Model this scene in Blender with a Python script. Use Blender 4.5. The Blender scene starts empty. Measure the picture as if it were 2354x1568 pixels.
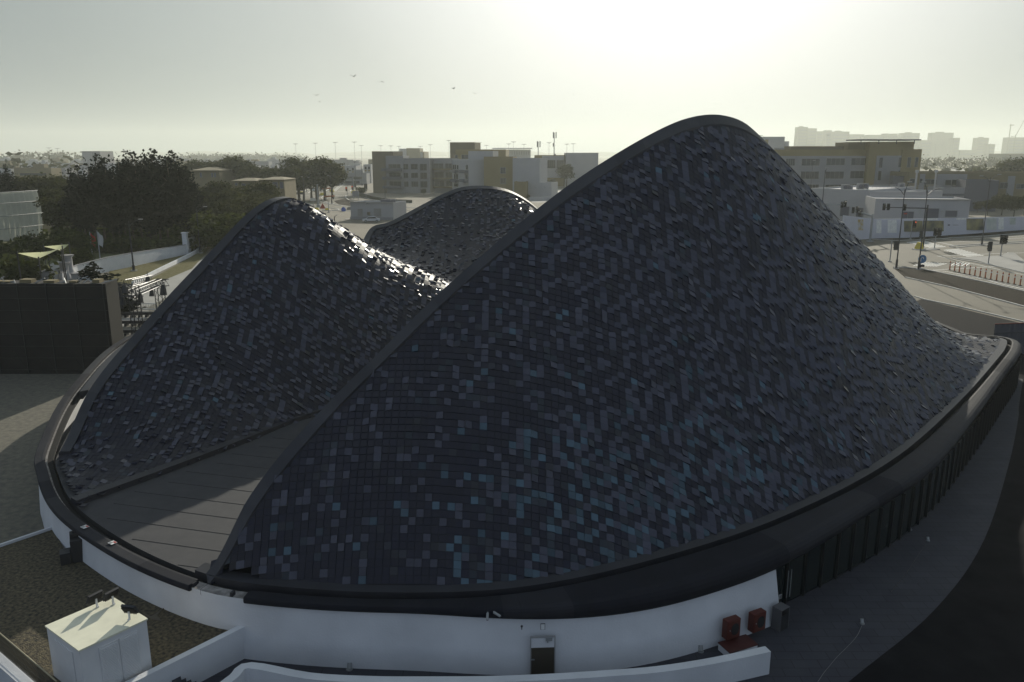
import bpy, math, random
import numpy as np
from mathutils import Vector
R_ = random.Random(7)
NP = np.random.RandomState(5)
# ---------------------------------------------------------------- camera, sky, sun, exposure
FPX, CX, CY, CAMH = 1830.0, 1176.5, 784.0, 22.3
TH = math.atan(429 / FPX)
CT, ST = math.cos(TH), math.sin(TH)
sc = bpy.context.scene
col = sc.collection
camd = bpy.data.cameras.new('camera'); cam = bpy.data.objects.new('camera', camd); col.objects.link(cam)
camd.sensor_width = 36; camd.lens = 36 * FPX / 2353; camd.clip_start = 0.5; camd.clip_end = 30000
cam.location = (0, 0, CAMH); cam.rotation_euler = (math.pi / 2 - TH, 0, 0)
sc.camera = cam
SUN_EL, SUN_AZ = math.radians(21), math.radians(10.5)      # azimuth clockwise from +Y
sdir = Vector((math.sin(SUN_AZ) * math.cos(SUN_EL), math.cos(SUN_AZ) * math.cos(SUN_EL), math.sin(SUN_EL)))
W = bpy.data.worlds.new('World'); sc.world = W; W.use_nodes = True
nt = W.node_tree; nt.nodes.clear()
def nd(t, **k):
    n = nt.nodes.new(t)
    for a, b in k.items(): setattr(n, a, b)
    return n
out = nd('ShaderNodeOutputWorld'); bg = nd('ShaderNodeBackground')
sky = nd('ShaderNodeTexSky', sky_type='NISHITA', sun_disc=False, sun_elevation=SUN_EL, sun_rotation=SUN_AZ, air_density=1.0, dust_density=6.0, ozone_density=1.0, altitude=0)
# dusty air: desaturate the clear-air blue towards a grey green and add the aureole round the sun
tc = nd('ShaderNodeTexCoord'); dot = nd('ShaderNodeVectorMath', operation='DOT_PRODUCT'); dot.inputs[1].default_value = sdir
nrm = nd('ShaderNodeVectorMath', operation='NORMALIZE')
nt.links.new(tc.outputs['Generated'], nrm.inputs[0]); nt.links.new(nrm.outputs[0], dot.inputs[0])
mr = nd('ShaderNodeMath', operation='ARCCOSINE'); nt.links.new(dot.outputs['Value'], mr.inputs[0])
ramp = nd('ShaderNodeValToRGB'); ramp.color_ramp.interpolation = 'B_SPLINE'
mp = nd('ShaderNodeMapRange'); mp.inputs[1].default_value = 0; mp.inputs[2].default_value = math.pi
nt.links.new(mr.outputs[0], mp.inputs[0]); nt.links.new(mp.outputs[0], ramp.inputs[0])
el = ramp.color_ramp.elements
stops = [(0.0, (3.0, 3.0, 3.0)), (0.035, (1.65, 1.72, 1.74)), (0.061, (1.0, 1.07, 1.12)), (0.09, (0.78, 0.85, 0.89)), (0.117, (0.63, 0.69, 0.71)), (0.14, (0.48, 0.54, 0.56)), (0.20, (0.32, 0.38, 0.395)),
         (0.25, (0.235, 0.285, 0.31)), (0.35, (0.25, 0.31, 0.365)), (0.5, (0.27, 0.335, 0.43)), (1.0, (0.29, 0.36, 0.47))]
el[0].position = 0; el[0].color = (*stops[0][1], 1)
el[1].position = 1; el[1].color = (*stops[-1][1], 1)
for p, c_ in stops[1:-1]:
    e = el.new(p); e.color = (*c_, 1)
mix = nd('ShaderNodeMix', data_type='RGBA'); mix.inputs[0].default_value = 0.10
sc_ = nd('ShaderNodeVectorMath', operation='SCALE'); sc_.inputs['Scale'].default_value = 0.05
nt.links.new(sky.outputs[0], sc_.inputs[0])
nt.links.new(ramp.outputs[0], mix.inputs['A']); nt.links.new(sc_.outputs[0], mix.inputs['B'])
ten = nd('ShaderNodeVectorMath', operation='SCALE'); ten.inputs['Scale'].default_value = 10.0
nt.links.new(mix.outputs['Result'], ten.inputs[0])
nt.links.new(ten.outputs[0], bg.inputs['Color']); bg.inputs['Strength'].default_value = 0.1
nt.links.new(bg.outputs[0], out.inputs[0])
sl = bpy.data.lights.new('sun', 'SUN'); sun = bpy.data.objects.new('sun', sl); col.objects.link(sun)
sl.energy = 4.6; sl.angle = math.radians(0.6); sl.color = (1.0, 0.94, 0.80)
sun.rotation_euler = (-sdir).to_track_quat('-Z', 'Y').to_euler(); sun.location = (60, 150, 120)
sc.view_settings.view_transform = 'Standard'; sc.view_settings.look = 'None'
sc.view_settings.exposure = 0.0; sc.view_settings.gamma = 1.0; sc.view_settings.use_curve_mapping = False
sc.cycles.volume_bounces = 1; sc.cycles.max_bounces = 6; sc.cycles.sample_clamp_indirect = 6
# ---------------------------------------------------------------- measuring helpers (photo measurements -> world)
def ray(u, v):
    x = (u - CX) / FPX; y = (CY - v) / FPX
    return x, CT + y * ST, -ST + y * CT
def G(u, v, z=0.0):
    d = ray(u, v); t = (z - CAMH) / d[2]
    return Vector((d[0] * t, d[1] * t, z))
def D(u, v, Y):
    d = ray(u, v); t = Y / d[1]
    return Vector((d[0] * t, Y, CAMH + d[2] * t))
CROPS = dict(A1=(1100, 550, 3.92), A2=(1400, 520, 2.6156), A3=(3096, 480, 2.354), A4=(3200, 720, 2.627), A5=(0, 560, 2.614),
             A6=(700, 560, 4.612), A7=(0, 2050, 2.3086), A8=(100, 1050, 3.137), F1=(0, 500, 2.24), F2=(900, 500, 1.8108),
             F3=(2900, 450, 1.8445), F4=(0, 1000, 2.24), N1=(0, 1600, 1.389), N2=(1000, 2000, 1.6814), N3=(2400, 2000, 2.151), N4=(3096, 1200, 1.026))
def K(c, x, y):
    a, b, s = CROPS[c]
    return ((a + x / s) / 1.7408, (b + y / s) / 1.7408)
def KG(c, x, y, z=0.0): return G(*K(c, x, y), z)
def KD(c, x, y, Y): return D(*K(c, x, y), Y)
# ---------------------------------------------------------------- materials
MATS = {}
def mat(name, color, rough=0.7, metal=0.0, var=0.0, scale=3.0, bump=0.0, bscale=None, spec=0.5, c2=None, detail=4, emit=None, alpha=None, attr=None, coat=0.0, trans=0.0):
    if name in MATS: return MATS[name]
    m = bpy.data.materials.new(name); m.use_nodes = True; t = m.node_tree; b = t.nodes['Principled BSDF']
    b.inputs['Roughness'].default_value = rough; b.inputs['Metallic'].default_value = metal
    b.inputs['Specular IOR Level'].default_value = spec; b.inputs['Coat Weight'].default_value = coat
    b.inputs['Transmission Weight'].default_value = trans
    if alpha is not None: b.inputs['Alpha'].default_value = alpha
    L = t.links.new
    src = None
    if attr:
        a = t.nodes.new('ShaderNodeAttribute'); a.attribute_name = attr; src = a.outputs['Color']
    if var > 0 or c2:
        g = t.nodes.new('ShaderNodeTexCoord'); n = t.nodes.new('ShaderNodeTexNoise'); n.inputs['Scale'].default_value = scale; n.inputs['Detail'].default_value = detail
        L(g.outputs['Object'], n.inputs['Vector'])
        r = t.nodes.new('ShaderNodeMapRange'); r.inputs[1].default_value = 0.3; r.inputs[2].default_value = 0.7
        L(n.outputs['Fac'], r.inputs[0])
        mx = t.nodes.new('ShaderNodeMix'); mx.data_type = 'RGBA'; L(r.outputs[0], mx.inputs[0])
        if src is None:
            ca = color if c2 else tuple(c * (1 - var) for c in color); cb = c2 if c2 else tuple(min(1, c * (1 + var)) for c in color)
            mx.inputs['A'].default_value = (*ca, 1); mx.inputs['B'].default_value = (*cb, 1)
        else:
            mx.blend_type = 'MULTIPLY'; mx.inputs[0].default_value = 1
            t.links.remove(mx.inputs[0].links[0]); r.inputs[3].default_value = 1 - var; r.inputs[4].default_value = 1 + var
            L(src, mx.inputs['A']); L(r.outputs[0], mx.inputs['B'])
        src = mx.outputs['Result']
    if src is not None: L(src, b.inputs['Base Color'])
    else: b.inputs['Base Color'].default_value = (*color, 1)
    if bump > 0:
        g = t.nodes.new('ShaderNodeTexCoord'); n = t.nodes.new('ShaderNodeTexNoise'); n.inputs['Scale'].default_value = bscale or scale * 4; n.inputs['Detail'].default_value = 6
        L(g.outputs['Object'], n.inputs['Vector']); bp = t.nodes.new('ShaderNodeBump'); bp.inputs['Strength'].default_value = bump; bp.inputs['Distance'].default_value = 0.1
        L(n.outputs['Fac'], bp.inputs['Height']); L(bp.outputs[0], b.inputs['Normal'])
    if emit: b.inputs['Emission Color'].default_value = (*emit[0], 1); b.inputs['Emission Strength'].default_value = emit[1]
    MATS[name] = m
    return m
# ---------------------------------------------------------------- object helpers
def tag(o, label=None, cat=None, group=None, kind=None):
    if label: o['label'] = label
    if cat: o['category'] = cat
    if group: o['group'] = group
    if kind: o['kind'] = kind
    return o
def empty(name, loc, label=None, cat=None, group=None, rz=0.0):
    o = bpy.data.objects.new(name, None); col.objects.link(o); o.location = loc; o.rotation_euler = (0, 0, rz); o.empty_display_size = 0.3
    return tag(o, label, cat, group)
class MB:
    def __init__(s): s.v = []; s.f = []; s.mi = []; s.cm = 0; s.sm = False
    def m(s, i): s.cm = i; return s
    def face(s, pts):
        n = len(s.v); s.v += [tuple(p) for p in pts]; s.f.append(tuple(range(n, n + len(pts)))); s.mi.append(s.cm)
    def mesh(s, vs, fs):
        n = len(s.v); s.v += [tuple(p) for p in vs]
        for f in fs: s.f.append(tuple(n + i for i in f)); s.mi.append(s.cm)
    def prism(s, pts, z0, z1):
        """polygon pts (xy, counter-clockwise) extruded z0..z1"""
        n = len(pts); vs = [(p[0], p[1], z0) for p in pts] + [(p[0], p[1], z1) for p in pts]
        fs = [tuple(range(n - 1, -1, -1)), tuple(range(n, 2 * n))] + [(i, (i + 1) % n, n + (i + 1) % n, n + i) for i in range(n)]
        s.mesh(vs, fs)
    def box(s, c, d, rz=0.0):
        cx, cy, cz = c; a, b, h = d[0] / 2, d[1] / 2, d[2] / 2; ca, sa = math.cos(rz), math.sin(rz)
        P = [(cx + x * ca - y * sa, cy + x * sa + y * ca) for x, y in ((-a, -b), (a, -b), (a, b), (-a, b))]
        s.prism(P, cz - h, cz + h)
    def tube(s, pts, r, n=8, cap=True):
        pts = [Vector(p) for p in pts]; rr = r if isinstance(r, (list, tuple)) else [r] * len(pts); rings = []
        for i, p in enumerate(pts):
            t = (pts[min(i + 1, len(pts) - 1)] - pts[max(i - 1, 0)]).normalized()
            up = Vector((0, 0, 1)) if abs(t.z) < 0.9 else Vector((1, 0, 0)); a = t.cross(up).normalized(); b = t.cross(a).normalized()
            rings.append([p + (a * math.cos(2 * math.pi * k / n) + b * math.sin(2 * math.pi * k / n)) * rr[i] for k in range(n)])
        vs = [q for ring in rings for q in ring]; fs = []
        for i in range(len(pts) - 1):
            for k in range(n): fs.append((i * n + k, i * n + (k + 1) % n, (i + 1) * n + (k + 1) % n, (i + 1) * n + k))
        if cap: fs.append(tuple(range(n - 1, -1, -1))); fs.append(tuple((len(pts) - 1) * n + k for k in range(n)))
        s.mesh(vs, fs)
    def sphere(s, c, r, n=10, m_=6, sc3=(1, 1, 1)):
        vs = []; fs = []
        for i in range(m_ + 1):
            a = math.pi * i / m_
            for k in range(n): vs.append((c[0] + r * sc3[0] * math.sin(a) * math.cos(2 * math.pi * k / n), c[1] + r * sc3[1] * math.sin(a) * math.sin(2 * math.pi * k / n), c[2] + r * sc3[2] * math.cos(a)))
        for i in range(m_):
            for k in range(n): fs.append((i * n + k, (i + 1) * n + k, (i + 1) * n + (k + 1) % n, i * n + (k + 1) % n))
        s.mesh(vs, fs)
    def build(s, name, mats, parent=None, smooth=False, local=False, bevel=0.0):
        me = bpy.data.meshes.new(name); v = s.v
        if parent is not None and not local:
            o_ = world_loc(parent); v = [(a - o_[0], b - o_[1], c - o_[2]) for a, b, c in v]
        me.from_pydata(v, [], s.f)
        for m_ in (mats if isinstance(mats, (list, tuple)) else [mats]): me.materials.append(m_)
        me.polygons.foreach_set('material_index', s.mi)
        if smooth: me.polygons.foreach_set('use_smooth', [True] * len(s.f))
        me.update()
        o = bpy.data.objects.new(name, me); col.objects.link(o)
        if parent is not None: o.parent = parent
        if bevel: bv = o.modifiers.new('bevel', 'BEVEL'); bv.width = bevel; bv.segments = 2; bv.limit_method = 'ANGLE'
        return o
def world_loc(o):
    l = Vector(o.location)
    while o.parent is not None: o = o.parent; l += o.location
    return l
def copy_tree(o, parent=None):
    c = o.copy(); col.objects.link(c); c.parent = parent
    for ch in list(o.children): copy_tree(ch, c)
    return c
def structure(name, mb, m_, **k):
    o = mb.build(name, m_, **k); o['kind'] = 'structure'; return o
def arr_mesh(name, verts, faces, mats, parent=None, smooth=False, colors=None, origin=(0, 0, 0), mi=None):
    me = bpy.data.meshes.new(name); verts = np.asarray(verts, dtype=np.float64) - np.array(origin); faces = np.asarray(faces)
    me.from_pydata(verts.tolist(), [], faces.tolist())
    for m_ in mats: me.materials.append(m_)
    if mi is not None: me.polygons.foreach_set('material_index', mi)
    if smooth: me.polygons.foreach_set('use_smooth', [True] * len(faces))
    if colors is not None:
        a = me.color_attributes.new('tint', 'FLOAT_COLOR', 'POINT'); a.data.foreach_set('color', np.asarray(colors, dtype=np.float32).ravel())
    me.update(); o = bpy.data.objects.new(name, me); col.objects.link(o)
    if parent is not None: o.parent = parent
    return o
def crom(P, n=8, closed=False):
    """Catmull-Rom through points"""
    P = [np.array(p, dtype=float) for p in P]; N = len(P); outp = []
    for i in range(N if closed else N - 1):
        p0 = P[(i - 1) % N] if closed or i > 0 else 2 * P[0] - P[1]; p1 = P[i]; p2 = P[(i + 1) % N]
        p3 = P[(i + 2) % N] if closed or i + 2 < N else 2 * P[-1] - P[-2]
        for k in range(n):
            t = k / n; outp.append(0.5 * ((2 * p1) + (-p0 + p2) * t + (2 * p0 - 5 * p1 + 4 * p2 - p3) * t * t + (-p0 + 3 * p1 - 3 * p2 + p3) * t ** 3))
    if not closed: outp.append(P[-1])
    return np.array(outp)
def resample(P, step, closed=False):
    P = np.asarray(P, dtype=float)
    if closed: P = np.vstack([P, P[:1]])
    s = np.concatenate([[0], np.cumsum(np.linalg.norm(np.diff(P, axis=0), axis=1))]); n = max(2, int(round(s[-1] / step)))
    q = np.linspace(0, s[-1], n + 1); Q = np.stack([np.interp(q, s, P[:, k]) for k in range(P.shape[1])], 1)
    return Q[:-1] if closed else Q
def inside(px, py, poly):
    x = np.asarray(px); y = np.asarray(py); r = np.zeros(x.shape, bool); n = len(poly)
    for i in range(n):
        x1, y1 = poly[i][:2]; x2, y2 = poly[(i + 1) % n][:2]
        if y1 == y2: continue
        c_ = ((y1 > y) != (y2 > y)) & (x < (x2 - x1) * (y - y1) / (y2 - y1) + x1); r ^= c_
    return r
def tps(P, smooth=0.05):
    P = np.asarray(P, dtype=float); n = len(P); X = P[:, :2] / 50.0
    def phi(r2): return np.where(r2 > 1e-12, r2 * np.log(np.maximum(r2, 1e-12)), 0.0)
    A = np.zeros((n + 3, n + 3)); d = ((X[:, None] - X[None]) ** 2).sum(-1)
    A[:n, :n] = phi(d) + np.eye(n) * smooth * 0.001; A[:n, n] = 1; A[:n, n + 1:] = X; A[n, :n] = 1; A[n + 1:, :n] = X.T
    w = np.linalg.solve(A, np.concatenate([P[:, 2], np.zeros(3)]))
    def f(x, y):
        x = np.asarray(x, float) / 50; y = np.asarray(y, float) / 50; sh = x.shape; x = x.ravel(); y = y.ravel()
        r2 = (x[:, None] - X[:, 0]) ** 2 + (y[:, None] - X[:, 1]) ** 2
        return (phi(r2) @ w[:n] + w[n] + w[n + 1] * x + w[n + 2] * y).reshape(sh)
    return f
# ---------------------------------------------------------------- the dune-roofed hall
rimv = [(128, 1020, 3.6), (128, 1080, 3.2), (170, 1160, 3.1), (300, 1250, 3.1), (470, 1322, 3.1), (620, 1350, 3.1), (900, 1366, 3.1), (1200, 1353, 3.2),
        (1500, 1290, 3.4), (1800, 1190, 3.6), (2050, 1060, 3.8), (2200, 930, 3.8), (2285, 835, 3.8), (2312, 797, 3.8), (2300, 779, 3.8), (2200, 768, 3.8)]
rimc = [tuple(G(u, v, z)) for u, v, z in rimv] + [(46, 92, 3.8), (33, 104, 3.8), (8, 112, 4.2), (-18, 107, 4.6), (-33, 92, 5.0), (-36.5, 76, 5.0), (-33.5, 60, 4.6)]
RIM = resample(crom(rimc, 10, True), 0.7, True)
NR = len(RIM)
def rim_normals(P):
    t = np.roll(P, -1, 0) - np.roll(P, 1, 0); n = np.stack([t[:, 1], -t[:, 0]], 1); n /= np.linalg.norm(n, axis=1)[:, None]
    c_ = P[:, :2].mean(0)
    if ((P[:, :2] - c_) * n).sum() < 0: n = -n
    return n
RN = rim_normals(RIM)
for _ in range(6): RN = (np.roll(RN, 1, 0) + RN * 2 + np.roll(RN, -1, 0)) / 4
RN /= np.linalg.norm(RN, axis=1)[:, None]
def rim_u(i):   # photo column of rim sample, for choosing where features start
    p = RIM[i]; dep = p[1] * CT - (p[2] - CAMH) * ST; return CX + FPX * p[0] / dep
RU = np.array([rim_u(i) for i in range(NR)])
RF = np.array([RIM[i][1] < 85 and RN[i][1] < 0.35 and RIM[i][0] > -33 for i in range(NR)])   # front half, seen by the camera
def plan_on(curve, u, v):
    """point where the sight line of (u, v) passes over a plan curve"""
    d = ray(u, v); k = d[0] / d[1]; g = curve[:, 0] - k * curve[:, 1]; idx = np.where(np.sign(g[:-1]) != np.sign(g[1:]))[0]
    i = idx[0]; t = g[i] / (g[i] - g[i + 1]); p = curve[i] * (1 - t) + curve[i + 1] * t
    return D(u, v, p[1])
edgeA_plan = crom([(-14.5, 33.2), (-9.5, 37.5), (-3, 43), (5, 49), (14, 55.5), (21, 61), (29, 68.5), (37, 76), (43.5, 82.5), (49, 88)], 12)
edgeA = [plan_on(edgeA_plan, u, v) for u, v in [(560, 1165), (640, 1062), (730, 962), (860, 832), (1000, 692), (1100, 602), (1200, 517), (1300, 439), (1400, 372), (1500, 314), (1560, 286), (1640, 271), (1700, 284), (1790, 357), (1900, 474), (2000, 577), (2080, 664), (2150, 738)]]
P0 = G(474, 1318, 3.2); P1 = Vector((46.0, 85.6, 3.9))
edgeA = [P0] + edgeA + [P1]
EA = resample(crom(edgeA, 8), 0.5)
def rim_near(p): return int(np.argmin(((RIM[:, :2] - np.array(p)[:2]) ** 2).sum(1)))
iA0, iA1 = rim_near(P0), rim_near(P1)
def rim_arc(i, j):
    if ((j - i) % NR) > NR / 2: return [(i - k) % NR for k in range((i - j) % NR + 1)]
    return [(i + k) % NR for k in range((j - i) % NR + 1)]
arcA = rim_arc(iA0, iA1)
INS = 0.45
rimA = np.array([(RIM[i][0] - RN[i][0] * INS, RIM[i][1] - RN[i][1] * INS, RIM[i][2] + 0.08) for i in arcA])
cA = [tuple(p) for p in edgeA] + [tuple(p) for p in rimA[::5]]
cA += [tuple(G(u, v, z)) for u, v, z in [(2190, 790, 4.6)]]
cA += [(3, 40, 11.0), (12, 47, 15.0), (-6, 36.3, 8.6)]
fA = tps(cA, 0.6)
# left and back dunes: one rolling surface
rB = [i for i in range(NR) if RF[i] and RIM[i][0] < -22.5 and RIM[i][1] < 48.5]
rimB = np.array([(RIM[i][0] - RN[i][0] * INS, RIM[i][1] - RN[i][1] * INS, RIM[i][2] + 0.08) for i in rB])
rimB = rimB[np.argsort(rimB[:, 1])]
footB = [tuple(G(175, 1158, 3.1)), tuple(G(400, 1076, 3.1)), tuple(G(560, 1015, 3.1)), tuple(G(715, 955, 3.1)), (-9, 62, 4.0), (-2, 68, 5.0), (6, 76, 6.0), (15, 85, 7.0), (24, 94, 8.0)]
eB_plan = crom([(-29.3, 47.5), (-28.8, 53), (-26.9, 59), (-23.6, 65), (-20.2, 70.3), (-18.2, 76)], 12)
edgeB = [plan_on(eB_plan, u, v) for u, v in [(205, 905), (300, 785), (400, 673), (520, 546), (590, 480), (640, 459), (670, 462)]]
edgeB = [Vector(rimB[-1])] + edgeB + [Vector((-17.4, 78.5, 12.4)), Vector((-16.8, 86, 11.6))] + [D(u, v, Y) for u, v, Y in [(850, 531, 92), (900, 512, 93), (980, 470, 96), (1050, 437, 98), (1100, 431, 99), (1170, 441, 100), (1245, 493, 101), (1290, 560, 102)]]
EB = resample(crom(edgeB, 8), 0.5)
cB = [tuple(p) for p in edgeB] + footB + [tuple(p) for p in rimB[::4]]
cB += [tuple(D(u, v, Y)) for u, v, Y in [(700, 476, 69.5), (820, 563, 70), (900, 612, 70.8), (1020, 662, 72), (1000, 565, 88), (1150, 520, 93), (1100, 600, 85), (900, 597, 82), (1040, 645, 80), (1190, 560, 91)]]
fB = tps(cB, 0.6)
def inset(E, side, w):
    t = np.gradient(E[:, :2], axis=0); n = np.stack([t[:, 1], -t[:, 0]], 1); n /= np.linalg.norm(n, axis=1)[:, None]; k = len(E) // 2
    if np.dot(n[k], np.array(side) - E[k, :2]) < 0: n = -n
    return E[:, :2] + n * w
domA = np.vstack([inset(EA, (20, 50), 0.35), rimA[::-1][:, :2]])
domB = np.vstack([inset(EB, (-8, 70), 0.35), np.array([f_[:2] for f_ in footB])[::-1], rimB[:, :2]])
def column_net(f, x0, x1, w, y0, d, nj):
    """courses laid in parallel vertical planes: constant spacing across, equal arc length up the slope"""
    xs = np.arange(x0, x1, w); n0, n1 = nj; res = np.zeros((len(xs), n0 + n1 + 1, 2)); res[:, n0, 0] = xs; res[:, n0, 1] = y0; e = 1e-3
    fy = lambda y: (f(xs, y + e) - f(xs, y - e)) / (2 * e)
    for sg, cnt in ((-1, n0), (1, n1)):
        y = np.full(len(xs), float(y0))
        for k in range(1, cnt + 1):
            g_ = fy(y); ym = y + sg * d / np.sqrt(1 + g_ * g_) / 2; g_ = fy(ym); y = y + sg * d / np.sqrt(1 + g_ * g_); res[:, n0 + sg * k, 0] = xs; res[:, n0 + sg * k, 1] = y
    return res
def tile_field(name, f, net, dom, parent, tilemat, seed, thick=0.025):
    rs = np.random.RandomState(seed); q00 = net[:-1, :-1]; q10 = net[1:, :-1]; q11 = net[1:, 1:]; q01 = net[:-1, 1:]
    c_ = (q00 + q10 + q11 + q01) / 4; ok = inside(c_[..., 0], c_[..., 1], dom) & ~np.isnan(c_[..., 0])
    d1 = np.linalg.norm(q11 - q00, axis=-1); d2 = np.linalg.norm(q10 - q01, axis=-1); ok &= (d1 < 2.8) & (d2 < 2.8)
    # winding sane
    cr = (q10 - q00)[..., 0] * (q01 - q00)[..., 1] - (q10 - q00)[..., 1] * (q01 - q00)[..., 0]; ok &= cr > 0.0005
    I, J = np.where(ok); n = len(I); Q = np.stack([q00[ok], q10[ok], q11[ok], q01[ok]], 1)      # n,4,2
    Z = f(Q[..., 0], Q[..., 1]); P = np.concatenate([Q, Z[..., None]], -1); ctr = P.mean(1, keepdims=True)
    nrm_ = np.cross(P[:, 2] - P[:, 0], P[:, 3] - P[:, 1]); nrm_ /= np.linalg.norm(nrm_, axis=1)[:, None]; nrm_[nrm_[:, 2] < 0] *= -1
    P = ctr + (P - ctr) * 0.955; cz0 = ctr[:, 0, 2]
    # each tile is hung on a corner or a side: a few tilt patterns, mixed
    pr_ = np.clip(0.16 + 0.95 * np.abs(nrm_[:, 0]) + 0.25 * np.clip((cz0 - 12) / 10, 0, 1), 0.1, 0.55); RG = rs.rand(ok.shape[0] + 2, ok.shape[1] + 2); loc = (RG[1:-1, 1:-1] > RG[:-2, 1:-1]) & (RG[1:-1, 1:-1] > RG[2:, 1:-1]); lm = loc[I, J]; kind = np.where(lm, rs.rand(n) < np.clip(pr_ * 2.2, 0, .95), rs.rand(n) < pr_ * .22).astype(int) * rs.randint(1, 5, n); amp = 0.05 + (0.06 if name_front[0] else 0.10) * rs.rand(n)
    # a kicked-up tile is lifted along the edge that points down the side of the dune, away from the entrance side
    sx_ = np.sign(nrm_[:, 0] + 0.16 * rs.normal(size=n)); an = rs.normal(size=n) * 0.28 + 0.28; an = np.where(rs.rand(n) < (0.1 if name_front[0] else 0.45), -1.15 + .3 * rs.normal(size=n), an)
    dr = np.stack([sx_ * np.cos(an), np.sin(an), np.zeros(n)], 1); dr -= nrm_ * (dr * nrm_).sum(1, keepdims=True); dr /= np.linalg.norm(dr, axis=1)[:, None] + 1e-9
    raw = ((P - ctr) * dr[:, None, :]).sum(-1) / 0.26 * amp[:, None] + amp[:, None] * .45
    tilt = np.where(kind[:, None] > 0, raw, 0.008 * rs.rand(n, 1)) + 0.03
    P = P + nrm_[:, None, :] * tilt[..., None]; Pb = P - nrm_[:, None, :] * (thick + tilt[..., None] * 0.6)
    V = np.concatenate([P, Pb], 1).reshape(-1, 3); b = (np.arange(n) * 8)[:, None]
    fs = np.concatenate([b + np.array(k)[None] for k in ((0, 1, 2, 3), (0, 4, 5, 1), (1, 5, 6, 2), (2, 6, 7, 3), (3, 7, 4, 0))], 0)
    g = rs.rand(n); shade = 0.85 + 0.35 * rs.rand(n)
    base_c = np.array([0.0125, 0.0135, 0.024]) * shade[:, None]
    cyan = np.array([0.036, 0.060, 0.078]); cg = np.array([0.032, 0.034, 0.042])
    # pale glazed tiles gather towards the foot of the front dune
    cx_, cy_, cz_ = ctr[:, 0, 0], ctr[:, 0, 1], ctr[:, 0, 2]
    if name_front[0]:
        dens = np.exp(-((cz_ - 5.2) / 3.4) ** 2) * (0.26 * np.exp(-((cx_ - 6) / 9) ** 2)) + 0.008
    else: dens = np.full(n, 0.008)
    k1 = rs.rand(n); pale = k1 < dens; mid = (k1 >= dens) & (k1 < dens * 1.3 + 0.05)
    cl = base_c.copy(); cl[kind > 0] = np.array([0.056, 0.058, 0.080]) * (.85 + .3 * rs.rand((kind > 0).sum(), 1)); cl[pale] = cyan * (0.9 + 1.2 * rs.rand(pale.sum(), 1)); cl[mid] = cg * (0.75 + 0.5 * rs.rand(mid.sum(), 1)) * (1 + np.array([-.12, .05, .12]) * (rs.rand(mid.sum(), 1) > .5))  # raised tiles coloured paler, standing in for sky light caught by their tilt
    rgh = np.where(kind > 0, 0.25 + 0.13 * rs.rand(n), 0.52 + 0.1 * rs.rand(n)); colr = np.ones((n * 8, 4)); colr[:, 3] = np.repeat(rgh, 8); colr[:, :3] = np.repeat(cl, 8, 0)
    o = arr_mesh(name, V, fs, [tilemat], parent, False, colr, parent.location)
    return o, n
HALL = empty('exhibition_hall', (8, 65, 0), 'round hall under dark scaly tile dunes rising above a low white curved wall', 'building')
HO = HALL.location
m_tile = mat('glazed dark tile', (0.03, 0.03, 0.04), 0.38, attr='tint', var=0.12, scale=2.0, spec=0.32)
_b = m_tile.node_tree.nodes['Principled BSDF']; _a = [q for q in m_tile.node_tree.nodes if q.type == 'ATTRIBUTE'][0]; m_tile.node_tree.links.new(_a.outputs['Alpha'], _b.inputs['Roughness']); _b.inputs['Sheen Weight'].default_value = 0.0; _b.inputs['Sheen Roughness'].default_value = 0.45; _b.inputs['Sheen Tint'].default_value = (0.8, 0.82, 1.0, 1)   # roughness per tile; grazing sheen switched off
m_under = mat('dark backing membrane', (0.012, 0.012, 0.018), 0.8)
m_cope = mat('dark zinc coping', (0.020, 0.021, 0.028), 0.55, var=0.2, scale=0.9, spec=0.5)
m_roll = mat('dark roll cladding', (0.016, 0.017, 0.023), 0.8, var=.15, scale=.8, spec=.15)
m_roll2 = mat('dark roll cladding, second sheet', (0.021, 0.022, 0.028), 0.72, var=.15, scale=.8, spec=.2)
m_cope2 = mat('dark zinc coping lighter panel', (0.028, 0.029, 0.036), 0.52, var=0.2, scale=0.8, spec=0.5)
m_white = mat('white painted render', (0.66, 0.67, 0.69), 0.85, c2=(0.55, 0.56, 0.58), scale=0.45, detail=10, bump=0.15, bscale=12)
m_glass = mat('dark glazing', (0.012, 0.018, 0.018), 0.06, spec=0.7)
m_black = mat('black gap', (0.004, 0.004, 0.005), 0.9)
m_mull = mat('black mullion', (0.012, 0.012, 0.014), 0.4)
name_front = [True]
netA = column_net(fA, -16, 51, 0.36, 44.0, 0.375, (75, 190))
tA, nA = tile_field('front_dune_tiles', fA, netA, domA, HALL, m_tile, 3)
name_front = [False]
netB = column_net(fB, -31, 26, 0.36, 60.0, 0.375, (90, 190))
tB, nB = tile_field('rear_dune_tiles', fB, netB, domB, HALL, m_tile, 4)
print('tiles', nA, nB)
def backing(name, f, dom, drop, edgelines):
    """continuous skin under the tiles"""
    x0, y0 = dom.min(0); x1, y1 = dom.max(0); st = 0.5; xs = np.arange(x0 - 1, x1 + 1, st); ys = np.arange(y0 - 1, y1 + 1, st)
    X, Y = np.meshgrid(xs, ys, indexing='ij'); Z = f(X, Y) - drop; ok = inside(X[:-1, :-1] + st / 2, Y[:-1, :-1] + st / 2, dom); V = np.stack([X, Y, Z], -1).reshape(-1, 3)
    ny = len(ys); I, J = np.where(ok); F = np.stack([I * ny + J, (I + 1) * ny + J, (I + 1) * ny + J + 1, I * ny + J + 1], 1)
    used = np.unique(F); mp_ = np.full(len(V), -1); mp_[used] = np.arange(len(used))
    return arr_mesh(name, V[used], mp_[F], [m_under], HALL, True, None, HO)
backing('front_dune_membrane', fA, domA, 0.02, None); backing('rear_dune_membrane', fB, domB, 0.02, None)
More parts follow.
